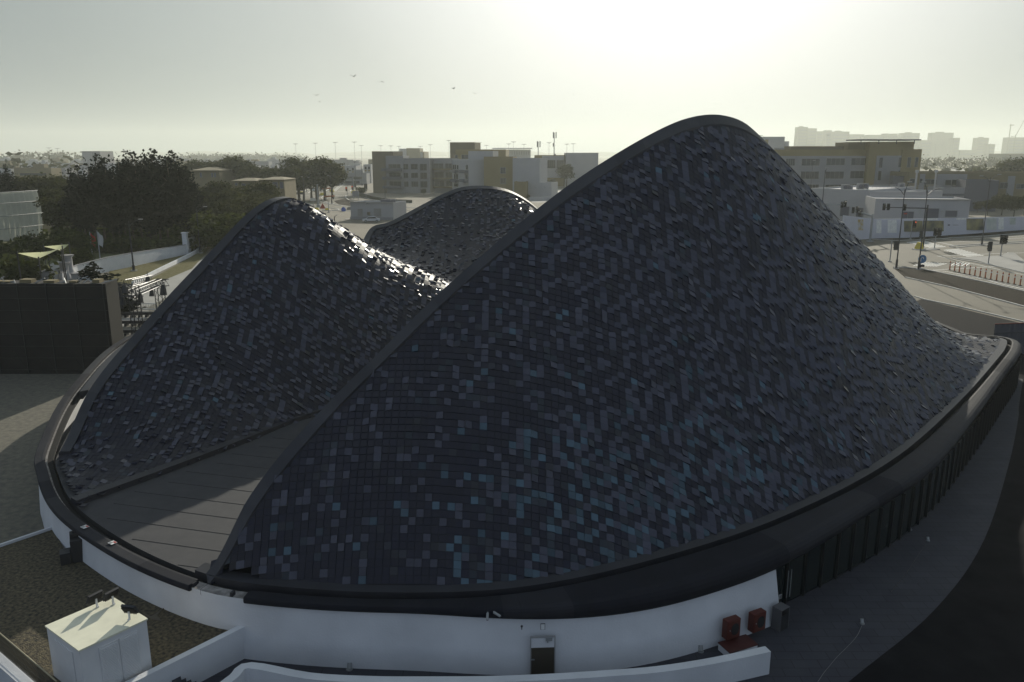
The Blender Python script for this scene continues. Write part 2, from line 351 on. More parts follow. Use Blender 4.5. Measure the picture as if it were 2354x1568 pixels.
def sweep(name, path, prof, mats, parent, outn, caps=True, smooth=False, panel=0):
    """profile [(out, up)] or function(i) -> list, swept along path with plan normals outn"""
    mb = MB(); rings = []
    for i in range(len(path)):
        pr = prof(i) if callable(prof) else prof
        rings.append([(path[i][0] + outn[i][0] * a, path[i][1] + outn[i][1] * a, path[i][2] + b) for a, b in pr])
    n = len(rings[0])
    for i in range(len(rings) - 1):
        mb.cm = (R_.random() < 0.5) * 1 if panel and (i % panel == 0) else mb.cm
        mb.mesh(rings[i] + rings[i + 1], [(k, (k + 1) % n, n + (k + 1) % n, n + k) for k in range(n)])
    if caps: mb.face(rings[0][::-1]); mb.face(rings[-1])
    return mb.build(name, mats, parent, smooth=smooth)
def open_normals(P, side_pt):
    t = np.gradient(P[:, :2], axis=0); n = np.stack([t[:, 1], -t[:, 0]], 1); n /= np.linalg.norm(n, axis=1)[:, None]
    k = len(P) // 2
    if np.dot(n[k], np.array(side_pt) - P[k, :2]) > 0: n = -n
    return n            # points away from side_pt
# coping along the high edges (sloping with the dune surface, lip outside)
def edge_coping(name, E, f, side, wid, panel, i0=0, i1=None, fade=None):
    n = open_normals(E, side); P = E[i0:i1]; n = n[i0:i1]
    zin = f(P[:, 0] - n[:, 0] * wid, P[:, 1] - n[:, 1] * wid); z0 = f(P[:, 0], P[:, 1])
    def prof(i):
        dz = float(np.clip(zin[i] - z0[i], -0.9, 0.9)); b = P[i][2]; o = float(z0[i]) - b
        w = 1.0 if fade is None else float(np.clip((fade - (i + i0)) / 8, 0.12, 1)); ww = wid * w; dz *= w
        return [(-ww, o + dz + 0.02), (-ww, o + dz + 0.2 * w), (0.0, o + 0.22 * w), (0.1 * w, o + 0.1 * w), (0.12 * w, o - 0.6), (0.0, o - 0.65)]
    return sweep(name, P, prof, [m_cope, m_cope2], HALL, n, panel=panel)
pk = int(np.argmax(EA[:, 2]))
edge_coping('front_ridge_coping', EA, fA, (20, 50), 0.45, 5, fade=pk + 14)
edge_coping('rear_ridge_coping', EB, fB, (-8, 70), 0.65, 5)
# walls under the high edges, down to the roof deck
def skirt(name, E, f, side, m_):
    n = open_normals(E, side); mb = MB()
    for i in range(len(E) - 1):
        a, b = E[i], E[i + 1]; za, zb = float(f(a[0], a[1])), float(f(b[0], b[1]))
        mb.face([(a[0], a[1], 2.9), (b[0], b[1], 2.9), (b[0], b[1], zb - 0.3), (a[0], a[1], za - 0.3)])
    return mb.build(name, m_, HALL)
skirt('front_dune_back_wall', EA, fA, (20, 50), m_cope); skirt('rear_dune_back_wall', EB, fB, (-8, 70), m_cope)
# foot flashing of the left dune
FB = resample(crom(footB[:7], 8), 0.5); nFB = open_normals(FB, (-22, 62))
sweep('dune_foot_flashing', FB, [(-0.5, 0.0), (-0.5, 0.28), (0.05, 0.2), (0.1, -0.15), (0, -0.15)], [m_cope], HALL, nFB)
# flat roof deck between the dunes
mb = MB(); mb.prism([(p[0] - RN[i][0] * 0.1, p[1] - RN[i][1] * 0.1) for i, p in enumerate(RIM)], 2.4, 2.98)
m_deck = mat('weathered standing seam roof', (0.034, 0.035, 0.040), 0.85, c2=(0.047, 0.047, 0.051), scale=1.3, detail=8)
mb.cm = 1; dd = Vector((0.25, 0.97, 0)).normalized(); pp = Vector((dd.y, -dd.x, 0))
for k in range(-8, 12):
    a = Vector((-16, 42, 3.0)) + dd * (k * 1.7); q0 = a - pp * 30; q1 = a + pp * 30
    N_ = 60; run = None
    for j in range(N_ + 1):
        q = q0 + (q1 - q0) * (j / N_); ins = bool(inside(np.array([q.x]), np.array([q.y]), RIM[:, :2])[0]) and not inside(np.array([q.x]), np.array([q.y]), domA)[0] and not inside(np.array([q.x]), np.array([q.y]), domB)[0]
        if ins and run is None: run = q.copy()
        if (not ins or j == N_) and run is not None:
            L_ = (q - run); c_ = (q + run) / 2
            if L_.length > 1.5 and abs(c_.x + 16) < 12: mb.box((c_.x, c_.y, 2.99), (L_.length - 1.2, 0.022, 0.02), math.atan2(L_.y, L_.x))
            run = None
mb.build('roof_deck', [m_deck, mat('dark seam', (0.034, 0.034, 0.036), 0.7)], HALL)
# rim: flashing, gutter, coping that swells into a roll on the right
idx = np.arange(NR); st = int(np.argmin(((RIM[:, :2] - np.array([0, 112])) ** 2).sum(1))); order = [(st + k) % NR for k in range(NR)] 
if RIM[order[NR // 4]][0] > 0: pass
PR = RIM[order]; NRM = RN[order]; UU = RU[order]; FF = RF[order]
PR = np.vstack([PR, PR[:1]]); NRM = np.vstack([NRM, NRM[:1]]); UU = np.append(UU, UU[0]); FF = np.append(FF, FF[0])
sw = np.array([(np.clip((UU[i] - 900) / 650, 0, 1) if FF[i] else (1.0 if PR[i][0] > 5 else 0.0)) for i in range(NR + 1)])
for _ in range(12): sw[1:-1] = (sw[:-2] + sw[1:-1] * 2 + sw[2:]) / 4
sw = sw * sw * (3 - 2 * sw)
dk = [i for i in range(NR + 1) if FF[i] and 178 < UU[i] < 470]
for a_, b_ in ((0, min(dk)), (max(dk), NR + 1)): sweep('rim_flashing', PR[a_:b_], [(-0.62, 0.0), (-0.62, 0.20), (0.0, 0.10), (0.0, -0.5), (-0.2, -0.5)], [m_cope], HALL, NRM[a_:b_])
sweep('gutter', PR, [(0.0, -0.5), (0.0, -0.35), (0.45, -0.35), (0.45, -0.5)], [m_black], HALL, NRM, caps=False)
gg = np.array([(np.clip((UU[i] - 1680) / 260, 0, 1) if FF[i] else 1.0) * sw[i] for i in range(NR + 1)])
for _ in range(6): gg[1:-1] = (gg[:-2] + gg[1:-1] * 2 + gg[2:]) / 4
g3 = np.array([(np.clip((UU[i] - 2080) / 180, 0, 1) if FF[i] else 1.0) * sw[i] for i in range(NR + 1)])
for _ in range(6): g3[1:-1] = (g3[:-2] + g3[1:-1] * 2 + g3[2:]) / 4
def rimprof(i):
    s = float(sw[i]); g_ = float(gg[i]); a0, a1 = 0.42, 1.05 + 1.5 * s - .6 * g_ - .65 * float(g3[i]); h = 0.32 + 0.82 * s - .22 * g_ - .15 * float(g3[i]); top = 0.02 + 0.08 * s
    P_ = [(a0, -0.6), (a0, top), (a0 + 0.12, top + 0.02)]
    for k in range(9):
        t = k / 8; ang = math.pi / 2 - t * math.pi * 0.92
        r1 = (0.06 + 0.5 * s); cxx = a1 - r1; czz = top - h / 2
        P_.append((cxx + r1 * math.cos(ang), czz + (h / 2) * math.sin(ang)))
    P_.append((a0 + 0.3, top - h - 0.02)); return P_
def gapped(i0, i1, name):
    return sweep(name, PR[i0:i1], lambda i: rimprof(i + i0), [m_roll, m_roll2], HALL, NRM[i0:i1], smooth=False, panel=4)
jb = MB()
for i in range(2, NR - 2, 4):      # cladding joints, 4 mm proud
    r0 = rimprof(i); A = [(PR[i][0] + NRM[i][0] * (a * 1.003) , PR[i][1] + NRM[i][1] * (a * 1.003), PR[i][2] + b + .004 * (1 if b > -.3 else 0)) for a, b in r0]; tt_ = np.array([-NRM[i][1], NRM[i][0]]) * .02
    B = [(p[0] + tt_[0], p[1] + tt_[1], p[2]) for p in A]
    for k in range(1, len(A) - 2): jb.face([A[k], A[k + 1], B[k + 1], B[k]])
front = [i for i in range(NR + 1) if FF[i]]
gi = [i for i in front if 468 < UU[i] < 612]
g0, g1 = min(gi), max(gi)
gapped(0, g0 + 1, 'rim_coping'); gapped(g1, NR + 1, 'rim_coping')
for i in gi[::3]:
    mb = MB(); p = PR[i]; n = NRM[i]; mb.box((p[0] + n[0] * 0.7, p[1] + n[1] * 0.7, p[2] - 0.08), (0.25, 0.12, 0.2), math.atan2(n[1], n[0])); mb.build('coping_bracket', m_cope, HALL)
m_raw = mat('bare wall top', (0.35, 0.33, 0.31), 0.9, c2=(0.12, 0.11, 0.11), scale=3)
jb.build('cladding_joints', m_black, HALL)
# curved wall (white) and glazing
woff = 0.85
isg = np.array([((FF[i] and UU[i] > 1690) or (not FF[i] and PR[i][0] > 15)) for i in range(NR + 1)])
gl0 = min(i for i in range(NR + 1) if FF[i] and UU[i] > 1690) if True else 0
def offp(i, o_, z): return (PR[i][0] + NRM[i][0] * o_, PR[i][1] + NRM[i][1] * o_, z)
woffs = [woff + 1.4 * float(sw[i]) for i in range(NR + 1)]
bat = lambda i: .25 + .35 * float(sw[i])
wb = MB(); gb = MB(); tb = MB()
gseg = []
for i in range(NR):
    zt0, zt1 = PR[i][2] - 0.18 - 0.75 * sw[i], PR[i + 1][2] - 0.18 - 0.75 * sw[i + 1]
    o0, o1 = woffs[i], woffs[i + 1]
    if isg[i]:
        gseg.append(i); continue
    for (z0a, z1a, z0b, z1b) in ((0 - 0.3, zt0, -0.3, zt1),):
        wb.face([offp(i, o0 + bat(i), z0a), offp(i + 1, o1 + bat(i + 1), z0b), offp(i + 1, o1, z1b), offp(i, o0, z1a)])
    tb.face([offp(i, o0, zt0), offp(i + 1, o1, zt1), offp(i + 1, 0.3, zt1), offp(i, 0.3, zt0)])
wb.build('white_curved_wall', m_white, HALL, smooth=True)
tb.build('wall_top', m_raw, HALL)
# glazing: bays of two rim steps
k = 0
while k < len(gseg) - 1:
    i = gseg[k]; j = i + 2 if (k + 2 < len(gseg) and gseg[k + 2] == i + 2) else i + 1
    zt = PR[i][2] - 1.0
    if FF[i] or PR[i][1] < 84:
        p = MB(); o0 = 1.75
        o0 -= .45 * float(g3[i]); p.face([offp(i, o0, 0.12), offp(j, o0, 0.12), offp(j, o0, zt + 0.25), offp(i, o0, zt + 0.25)]); p.build('glass_pane', m_glass, HALL)
        a = offp(i, o0 + 0.03, 0); b = MB(); b.box((a[0], a[1], (zt + 0.2) / 2), (0.16, 0.09, zt + 0.2), math.atan2(NRM[i][1], NRM[i][0])); b.build('mullion', m_mull, HALL)
    k += j - i
sb = MB()
for i in gseg:
    q_ = 1.74 - .45 * float(g3[i]); q1_ = 1.74 - .45 * float(g3[i + 1]); sb.face([offp(i, q_, -0.1), offp(i + 1, q1_, -0.1), offp(i + 1, q1_, 0.16), offp(i, q_, 0.16)])
    sb.face([offp(i, q_ - .14, -0.1), offp(i + 1, q1_ - .14, -0.1), offp(i + 1, q1_ - .14, PR[i + 1][2] - .5), offp(i, q_ - .14, PR[i][2] - .5)])
sb.build('glazing_plinth', m_mull, HALL)
# ================================================================ generic builders
m_post = mat('dark painted steel', (0.025, 0.025, 0.028), 0.5)
m_galv = mat('galvanised steel', (0.30, 0.31, 0.31), 0.45, metal=0.3)
m_lampw = mat('pale lamp head', (0.35, 0.35, 0.33), 0.5)
m_sig = mat('black signal housing', (0.012, 0.012, 0.012), 0.5)
m_red = mat('lit red signal lens', (0.5, 0.03, 0.01), 0.4, emit=((1.0, 0.12, 0.02), 1.2))
m_dlens = mat('unlit signal lens', (0.03, 0.02, 0.015), 0.2)
m_yel = mat('yellow painted base', (0.55, 0.42, 0.04), 0.7, var=0.2, scale=4)
m_wwin = mat('dark window glass', (0.03, 0.033, 0.034), 0.12, spec=0.6)
m_frame = mat('window frame', (0.25, 0.25, 0.24), 0.6)
def street_lamp(base, h, arms, label, group='street lamps along the roads', mt=None, r=0.13, name='street_lamp', cat='street lamp'):
    """arms: (dx, dz) of each lamp head relative to the pole top"""
    mt = mt or m_post; t = empty(name, base, label, cat, group)
    b = MB(); b.tube([(0, 0, 0), (0, 0, h * .12), (0, 0, h * .13), (0, 0, h)], [r * 1.7, r * 1.7, r, r * .6], 8); b.build('pole', mt, t, local=True)
    b = MB(); b.box((0, 0, 0.12), (r * 6, r * 6, 0.24)); b.build('footing', m_galv, t, local=True)
    for dx, dz in arms:
        b = MB(); sg = 1 if dx > 0 else -1; b.tube([(0, 0, h * .985 - 0.9), (dx * .35, 0, h - 0.9 + (dz + .9) * .6), (dx * .8, 0, h + dz)], [r * .55, r * .5, r * .4], 6); a = b.build('arm', mt, t, local=True)
        b = MB(); b.box((dx * .88, 0, h + dz + 0.02), (max(.8, abs(dx) * .3), 0.4, 0.14)); b.build('lamp_head', m_lampw, a, local=True)
    return t
def lamp_px(c, bx, by, ty, arms, label, **k):
    p = KG(c, bx, by); tz = KD(c, bx, ty, p.y).z; s = CROPS[c][2] * 1.7408 * FPX / p.y
    s = CROPS[c][2] * FPX / 1.0 * 1.7408 / (p.y * CT + CAMH * ST)      # crop px per metre
    return street_lamp(p, tz, [(ax / s, -ay / s) for ax, ay in arms], label, **k)
def sig_head(parent, x, y, z, lit=False, face=-1, s=1.0):
    b = MB(); b.box((x, y, z), (0.42 * s, 0.32 * s, 1.35 * s)); b.box((x, y + .17 * s * -face, z), (0.7 * s, 0.03, 1.6 * s)); h = b.build('signal_head', m_sig, parent, local=True)
    for k in range(3):
        zz = z + (.42 - .42 * k) * s; l = MB(); l.m(0).tube([(x, y + face * .17 * s, zz), (x, y + face * .2 * s, zz)], 0.15 * s, 10); l.build('lens', m_red if (lit and k == 0) else m_dlens, h, local=True)
        v = MB(); v.tube([(x, y + face * .16 * s, zz + .02), (x, y + face * .42 * s, zz + .05)], 0.18 * s, 8, cap=False); v.build('visor', m_sig, h, local=True)
def signal_post(base, h, heads, label, lit=False, arm=None, r=0.11, mt=None, face=-1, s=1.0):
    t = empty('traffic_light', base, label, 'traffic light', 'traffic lights at the junctions'); b = MB(); b.tube([(0, 0, 0), (0, 0, h)], [r * 1.1, r * .9], 8); b.build('post', mt or m_galv, t, local=True)
    b = MB(); b.box((0, 0, .1), (r * 5, r * 5, .2)); b.build('footing', m_galv, t, local=True)
    if arm: b = MB(); b.tube([(0, 0, arm[2]), (arm[0], arm[1], arm[2] + arm[3])], [r * .8, r * .5], 8); b.build('mast_arm', mt or m_galv, t, local=True)
    for hd in heads: sig_head(t, hd[0], hd[1], hd[2], lit or (len(hd) > 3 and hd[3]), face, s)
    return t
def signal_px(c, bx, by, ty, heads, label, lit=False, arm=None, **k):
    p = KG(c, bx, by); tz = KD(c, bx, ty, p.y).z; s = CROPS[c][2] * FPX * 1.7408 / (p.y * CT + CAMH * ST)
    hs = [((hx - bx) / s, 0 if abs(hx - bx) / s > 0.6 else -0.3, KD(c, bx, hy, p.y).z) for hx, hy in hs_fix(heads)]
    a = None
    if arm: a = ((arm[0] - bx) / s, 0, KD(c, bx, arm[2], p.y).z, KD(c, bx, arm[1], p.y).z - KD(c, bx, arm[2], p.y).z)
    return signal_post(p, tz, hs, label, lit, a, **k)
def hs_fix(h): return [(a[0], a[1]) for a in h]
class Block:
    """box building with a front face through two plan points; windows given as photo rectangles lying on that face"""
    def __init__(s, name, c, xl, Yl, xr, Yr, yt, depth, mt, label, cat='building', group=None, root=None, ytr=None, part='wall', z0=0.0, parapet=0.5):
        s.c = c; s.a = KD(c, xl, yt, Yl); s.b = KD(c, xr, yt if ytr is None else ytr, Yr); s.top = s.a.z; s.depth = depth
        s.p0 = Vector((s.a.x, s.a.y, 0)); s.p1 = Vector((s.b.x, s.b.y, 0)); s.t = (s.p1 - s.p0).normalized(); s.n = Vector((s.t.y, -s.t.x, 0)); s.back = -s.n
        if root is None: root = empty(name, ((s.p0 + s.p1) / 2 + s.back * depth / 2), label, cat, group)
        s.root = root; q = [s.p0, s.p1, s.p1 + s.back * depth, s.p0 + s.back * depth]; s.q = q
        b = MB(); b.prism([(p.x, p.y) for p in q], z0, s.top - parapet)
        if parapet:   # raised parapet ring
            w = 0.35; L = (s.p1 - s.p0).length; rz = math.atan2(s.t.y, s.t.x)
            def bx(u0, u1, v0, v1):
                c0 = s.p0 + s.t * ((u0 + u1) / 2) + s.back * ((v0 + v1) / 2); b.box((c0.x, c0.y, s.top - parapet / 2 + .001), (u1 - u0, v1 - v0, parapet), rz)
            bx(0, L, 0, w); bx(0, L, depth - w, depth); bx(0, w, w, depth - w); bx(L - w, L, w, depth - w)
        s.obj = b.build(part, mt, root)
    def on(s, x, y):
        d = Vector(ray(*K(s.c, x, y))); o = Vector((0, 0, CAMH)); k = (s.p0 - Vector((0, 0, 0))).dot(s.n) / d.dot(s.n); w = o + d * k; return (w - s.p0).dot(s.t), w.z
    def slab(s, x0, y0, x1, y1, thick, mt, name, out=0.0, parent=None):
        u0, z1 = s.on(x0, y0); u1, _ = s.on(x1, y0); _, z0 = s.on(x0, y1); z0 = max(z0, 0.0)
        c0 = s.p0 + s.t * ((u0 + u1) / 2) + s.n * (out + thick / 2); b = MB(); b.box((c0.x, c0.y, (z0 + z1) / 2), (abs(u1 - u0), thick, abs(z1 - z0)), math.atan2(s.t.y, s.t.x)); return b.build(name, mt, parent or s.root)
    def window(s, x0, y0, x1, y1, mull=2, name='window', mt=None, fr=None, out=0.0):
        u0, z1 = s.on(x0, y0); u1, _ = s.on(x1, y0); _, z0 = s.on(x0, y1); rz = math.atan2(s.t.y, s.t.x); w = u1 - u0; h = z1 - z0; f = min(.14, w * .08)
        def bx(b, ua, ub, za, zb, o0, o1):
            c0 = s.p0 + s.t * ((ua + ub) / 2) + s.n * (out + (o0 + o1) / 2); b.box((c0.x, c0.y, (za + zb) / 2), (ub - ua, o1 - o0, zb - za), rz)
        b = MB(); bx(b, u0 - f, u1 + f, z1, z1 + f, .01, .14); bx(b, u0 - f, u1 + f, z0 - f, z0, .01, .2); bx(b, u0 - f, u0, z0, z1, .01, .14); bx(b, u1, u1 + f, z0, z1, .01, .14)
        for k in range(1, mull): bx(b, u0 + w * k / mull - f * .3, u0 + w * k / mull + f * .3, z0, z1, .03, .1)
        fo = b.build(name, fr or m_frame, s.root); g = MB(); bx(g, u0, u1, z0, z1, .005, .05); g.build('pane', mt or m_wwin, fo); return fo
def wall_run(name, c, pts, label, cat, mt, th=0.3, group=None, hz=None, cap=None):
    """pts: (x, ybase, ytop) in a crop; a wall of blocks along the base line"""
    P = [KG(c, x, yb) for x, yb, yt in pts]; Z = [KD(c, x, yt, p.y).z if hz is None else hz for (x, yb, yt), p in zip(pts, P)]
    root = empty(name, (sum(P, Vector()) / len(P)), label, cat, group); b = MB(); cp = MB()
    n = []
    for i in range(len(P)):
        t = (P[min(i + 1, len(P) - 1)] - P[max(i - 1, 0)]).normalized(); n.append(Vector((-t.y, t.x, 0)))
    ring = lambda i, w, z0, z1: [tuple(P[i] + n[i] * -w / 2) [:2] + (z0,), tuple(P[i] + n[i] * w / 2)[:2] + (z0,), tuple(P[i] + n[i] * w / 2)[:2] + (z1,), tuple(P[i] + n[i] * -w / 2)[:2] + (z1,)]
    for i in range(len(P) - 1):
        A = ring(i, th, -.1, Z[i]); B = ring(i + 1, th, -.1, Z[i + 1]); b.mesh(A + B, [(0, 1, 5, 4), (1, 2, 6, 5), (2, 3, 7, 6), (3, 0, 4, 7), (0, 3, 2, 1), (4, 5, 6, 7)])
        if cap: A = ring(i, th * 1.4, Z[i] + .003, Z[i] + .12); B = ring(i + 1, th * 1.4, Z[i + 1] + .003, Z[i + 1] + .12); cp.mesh(A + B, [(0, 1, 5, 4), (1, 2, 6, 5), (2, 3, 7, 6), (3, 0, 4, 7), (0, 3, 2, 1), (4, 5, 6, 7)])
    b.build('wall_body', mt, root)
    if cap: cp.build('wall_cap', cap, root)
    return root, P, Z
def zone(name, pts, z, mt, th=None):
    b = MB(); P = [(p[0], p[1]) for p in pts]; a = sum(P[i][0] * P[(i + 1) % len(P)][1] - P[(i + 1) % len(P)][0] * P[i][1] for i in range(len(P)))
    if a < 0: P = P[::-1]
    if th: b.prism(P, z - th, z)
    else: b.face([(p[0], p[1], z) for p in P])
    return structure(name, b, mt)
def ribbon(b, P, w, z0, z1):
    P = [Vector((p[0], p[1], 0)) for p in P]
    for i in range(len(P) - 1):
        def nn(j):
            t = (P[min(j + 1, len(P) - 1)] - P[max(j - 1, 0)]).normalized(); return Vector((-t.y, t.x, 0)) * w / 2
        A, B = P[i], P[i + 1]; na, nb = nn(i), nn(i + 1)
        if z1 is None: b.face([tuple((A - na))[:2] + (z0,), tuple((B - nb))[:2] + (z0,), tuple((B + nb))[:2] + (z0,), tuple((A + na))[:2] + (z0,)])
        else:
            r = lambda Q, n_: [(Q.x - n_.x, Q.y - n_.y, z0), (Q.x + n_.x, Q.y + n_.y, z0), (Q.x + n_.x, Q.y + n_.y, z1), (Q.x - n_.x, Q.y - n_.y, z1)]
            b.mesh(r(A, na) + r(B, nb), [(1, 2, 6, 5), (2, 3, 7, 6), (3, 0, 4, 7), (0, 3, 2, 1), (4, 5, 6, 7)])
# ---------------------------------------------------------------- foliage
def leaf_cloud(blobs, n, size, seed, up=0.3, shell=0.55):
    """leaf-sized quads spread through ellipsoid blobs [(x,y,z,rx,ry,rz)]"""
    rs = np.random.RandomState(seed); B = np.array(blobs, float); vol = B[:, 3] * B[:, 4] * B[:, 5]; k = rs.choice(len(B), n, p=vol / vol.sum())
    d = rs.normal(size=(n, 3)); d /= np.linalg.norm(d, axis=1)[:, None]; r = (shell + (1 - shell) * rs.rand(n)) ** 0.7; r = np.where(rs.rand(n) < .12, r * 1.12, r)
    C = B[k, :3] + d * B[k, 3:] * r[:, None]
    # twig clumps: pull leaves towards cluster centres
    m_ = max(8, n // 14); cc = rs.choice(n, m_); g = rs.randint(0, m_, n); C2 = C[cc[g]] + rs.normal(size=(n, 3)) * size * 1.5; sel = rs.rand(n) < .7; C[sel] = C2[sel]
    a = rs.normal(size=(n, 3)); a[:, 2] *= .5; a /= np.linalg.norm(a, axis=1)[:, None]; b = np.cross(a, rs.normal(size=(n, 3))); b /= np.linalg.norm(b, axis=1)[:, None]
    s1 = size * (.6 + .8 * rs.rand(n, 1)); s2 = s1 * (.45 + .4 * rs.rand(n, 1)); V = np.stack([C - a * s1, C - b * s2, C + a * s1, C + b * s2], 1).reshape(-1, 3); F = np.arange(4 * n).reshape(n, 4)
    t = .65 + .7 * rs.rand(n, 1); tw = rs.rand(m_)[g][:, None]; colr = np.ones((n, 4)); colr[:, :3] = t * (.75 + .5 * tw); return V, F, np.repeat(colr, 4, 0)
def leafmat(name, c):
    m = mat(name, c, 0.8, spec=0.1); t = m.node_tree; b = t.nodes['Principled BSDF']; a = t.nodes.new('ShaderNodeAttribute'); a.attribute_name = 'tint'
    mx = t.nodes.new('ShaderNodeMix'); mx.data_type = 'RGBA'; mx.blend_type = 'MULTIPLY'; mx.inputs[0].default_value = 1; mx.inputs['A'].default_value = (*c, 1); t.links.new(a.outputs['Color'], mx.inputs['B']); t.links.new(mx.outputs['Result'], b.inputs['Base Color'])
    tr = t.nodes.new('ShaderNodeBsdfTranslucent'); t.links.new(mx.outputs['Result'], tr.inputs['Color']); ms = t.nodes.new('ShaderNodeMixShader'); ms.inputs[0].default_value = .35
    o = t.nodes['Material Output']; t.links.new(b.outputs[0], ms.inputs[1]); t.links.new(tr.outputs[0], ms.inputs[2]); t.links.new(ms.outputs[0], o.inputs[0]); return m
m_leafd = leafmat('dark feathery foliage', (0.011, 0.014, 0.007)); m_leafm = leafmat('olive foliage', (0.045, 0.047, 0.013)); m_leafb = leafmat('bush foliage', (0.055, 0.064, 0.014)); m_bark = mat('bark', (0.09, 0.07, 0.05), 0.9, var=.3, scale=6)
def make_tree(kind, seed):
    """unit tree: height 1"""
    rs = random.Random(seed); bl = []
    if kind == 'tall':
        for k in range(20):
            z = .22 + .72 * (k / 20); w = .105 * min(1, (1.0 - z) / .5) ** .9 * min(1, .45 + (z - .2) * 2.2); bl.append((rs.uniform(-.06, .06), rs.uniform(-.06, .06), z, w * rs.uniform(.7, 1.15), w * rs.uniform(.7, 1.15), .055))
        bl.append((0.01, 0, .95, .022, .022, .055)); n = 4200; sz = .016; mt = m_leafd; tr = .012
    elif kind == 'round':
        for k in range(16):
            a = rs.uniform(0, 6.28); r = rs.uniform(.05, .33); z = rs.uniform(.42, .8); q = rs.uniform(.12, .2); bl.append((r * math.cos(a), r * math.sin(a), z, q, q, q * .8))
        bl.append((0, 0, .8, .22, .22, .16)); n = 4200; sz = .026; mt = m_leafm; tr = .03
    else:
        for k in range(11):
            a = rs.uniform(0, 6.28); r = rs.uniform(0, .45); z = rs.uniform(.2, .72); q = rs.uniform(.2, .32); bl.append((r * math.cos(a), r * math.sin(a), z, q, q, q * .85))
        n = 3400; sz = .04; mt = m_leafb; tr = .04
    V, F, C = leaf_cloud(bl, n, sz, seed); V[:, 2] = np.maximum(V[:, 2], .02)
    root = empty({'tall': 'casuarina_tree', 'round': 'broadleaf_tree', 'bush': 'garden_bush'}[kind], (0, 0, 0))
    arr_mesh('crown' if kind != 'bush' else 'foliage', V, F, [mt], root, False, C)
    b = MB(); top = .9 if kind == 'tall' else .6; b.tube([(0, 0, 0), (.01, 0, top * .5), (0, .01, top)], [tr, tr * .7, tr * .25], 7)
    for k in range(6):
        a = k * 1.05 + rs.uniform(0, .5); z = top * rs.uniform(.4, .8); r = .1 if kind == 'tall' else .26; b.tube([(0, 0, z), (r * math.cos(a), r * math.sin(a), z + r * .8)], [tr * .45, tr * .15], 5)
    b.build('trunk' if kind != 'bush' else 'stem', m_bark, root, local=True); return root
PROTO = {}
def plant(kind, base, h, wscale, label, cat, group, seed=0, name=None):
    key = (kind, seed % 3)
    if key not in PROTO: PROTO[key] = o = make_tree(kind, 11 + seed % 3 * 7 + len(kind)); first = True
    else: o = copy_tree(PROTO[key])
    o.location = base; o.scale = (h * wscale, h * wscale, h); o.rotation_euler = (0, 0, (seed * 2.4) % 6.28); tag(o, label, cat, group)
    if name:
        o.name = name
    return o
# ================================================================ ground, roads, kerbs
m_sand = mat('sandy ground', (0.20, 0.175, 0.13), 0.95, c2=(0.15, 0.13, 0.095), scale=0.03, detail=8, bump=.2, bscale=2)
m_grav = mat('pale gravel', (0.17, 0.155, 0.115), 0.95, c2=(0.09, 0.085, 0.07), scale=2.2, detail=8, bump=.4, bscale=8)
m_asph = mat('sun-bleached asphalt', (0.12, 0.105, 0.070), 0.85, c2=(0.09, 0.08, 0.056), scale=0.12, detail=8)
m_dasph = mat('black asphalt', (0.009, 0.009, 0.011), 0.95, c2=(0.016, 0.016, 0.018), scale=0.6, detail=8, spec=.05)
m_pave = mat('dark paving', (0.040, 0.042, 0.054), 0.85, c2=(0.052, 0.054, 0.064), scale=0.5, detail=7, spec=.3)
def slabs(m, sx, sy, dark):
    t = m.node_tree; b = t.nodes['Principled BSDF']; l = b.inputs['Base Color'].links[0].from_socket; g = t.nodes.new('ShaderNodeTexCoord'); br = t.nodes.new('ShaderNodeTexBrick'); br.inputs['Scale'].default_value = 1; br.inputs['Mortar Size'].default_value = .018; br.inputs['Brick Width'].default_value = sx; br.inputs['Row Height'].default_value = sy
    br.inputs['Color1'].default_value = (1, 1, 1, 1); br.inputs['Color2'].default_value = (.86, .86, .86, 1); br.inputs['Mortar'].default_value = (dark, dark, dark, 1); mx = t.nodes.new('ShaderNodeMix'); mx.data_type = 'RGBA'; mx.blend_type = 'MULTIPLY'; mx.inputs[0].default_value = 1
    t.links.new(g.outputs['Object'], br.inputs['Vector']); t.links.new(l, mx.inputs['A']); t.links.new(br.outputs['Color'], mx.inputs['B']); t.links.new(mx.outputs['Result'], b.inputs['Base Color'])
slabs(m_pave, 1.2, .6, .55)
m_path = mat('pale pavement', (0.32, 0.31, 0.28), 0.9, c2=(0.26, 0.25, 0.23), scale=0.3)
m_kerb = mat('concrete kerb', (0.42, 0.41, 0.38), 0.85, var=.1, scale=1)
m_line = mat('road paint', (0.78, 0.77, 0.72), 0.8, var=.15, scale=1.5)
m_brown = mat('bare brown soil', (0.034, 0.026, 0.017), 0.95, c2=(0.014, 0.012, 0.009), scale=2.5, detail=9, bump=.5, bscale=7, spec=.05)
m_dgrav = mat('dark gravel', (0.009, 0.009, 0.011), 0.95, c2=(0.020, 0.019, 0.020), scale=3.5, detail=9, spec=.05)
m_scrub = mat('dry scrub ground', (0.10, 0.095, 0.035), 0.95, c2=(0.17, 0.15, 0.085), scale=1.2, detail=9, bump=.5, bscale=4, spec=.05)
mb = MB(); n_ = 40
xs = [-7000 + 350 * i for i in range(n_ + 1)]; ys = [-150, 150, 600] + [1200 + 700 * i for i in range(12)]
for i in range(n_):
    for j in range(len(ys) - 1): mb.face([(xs[i], ys[j], 0), (xs[i + 1], ys[j], 0), (xs[i + 1], ys[j + 1], 0), (xs[i], ys[j + 1], 0)])
structure('ground', mb, m_sand)
zone('gravel_yard', [(-110, 15), (-26, 15), (-26, 150), (-75, 190), (-150, 150)], 0.008, m_grav)
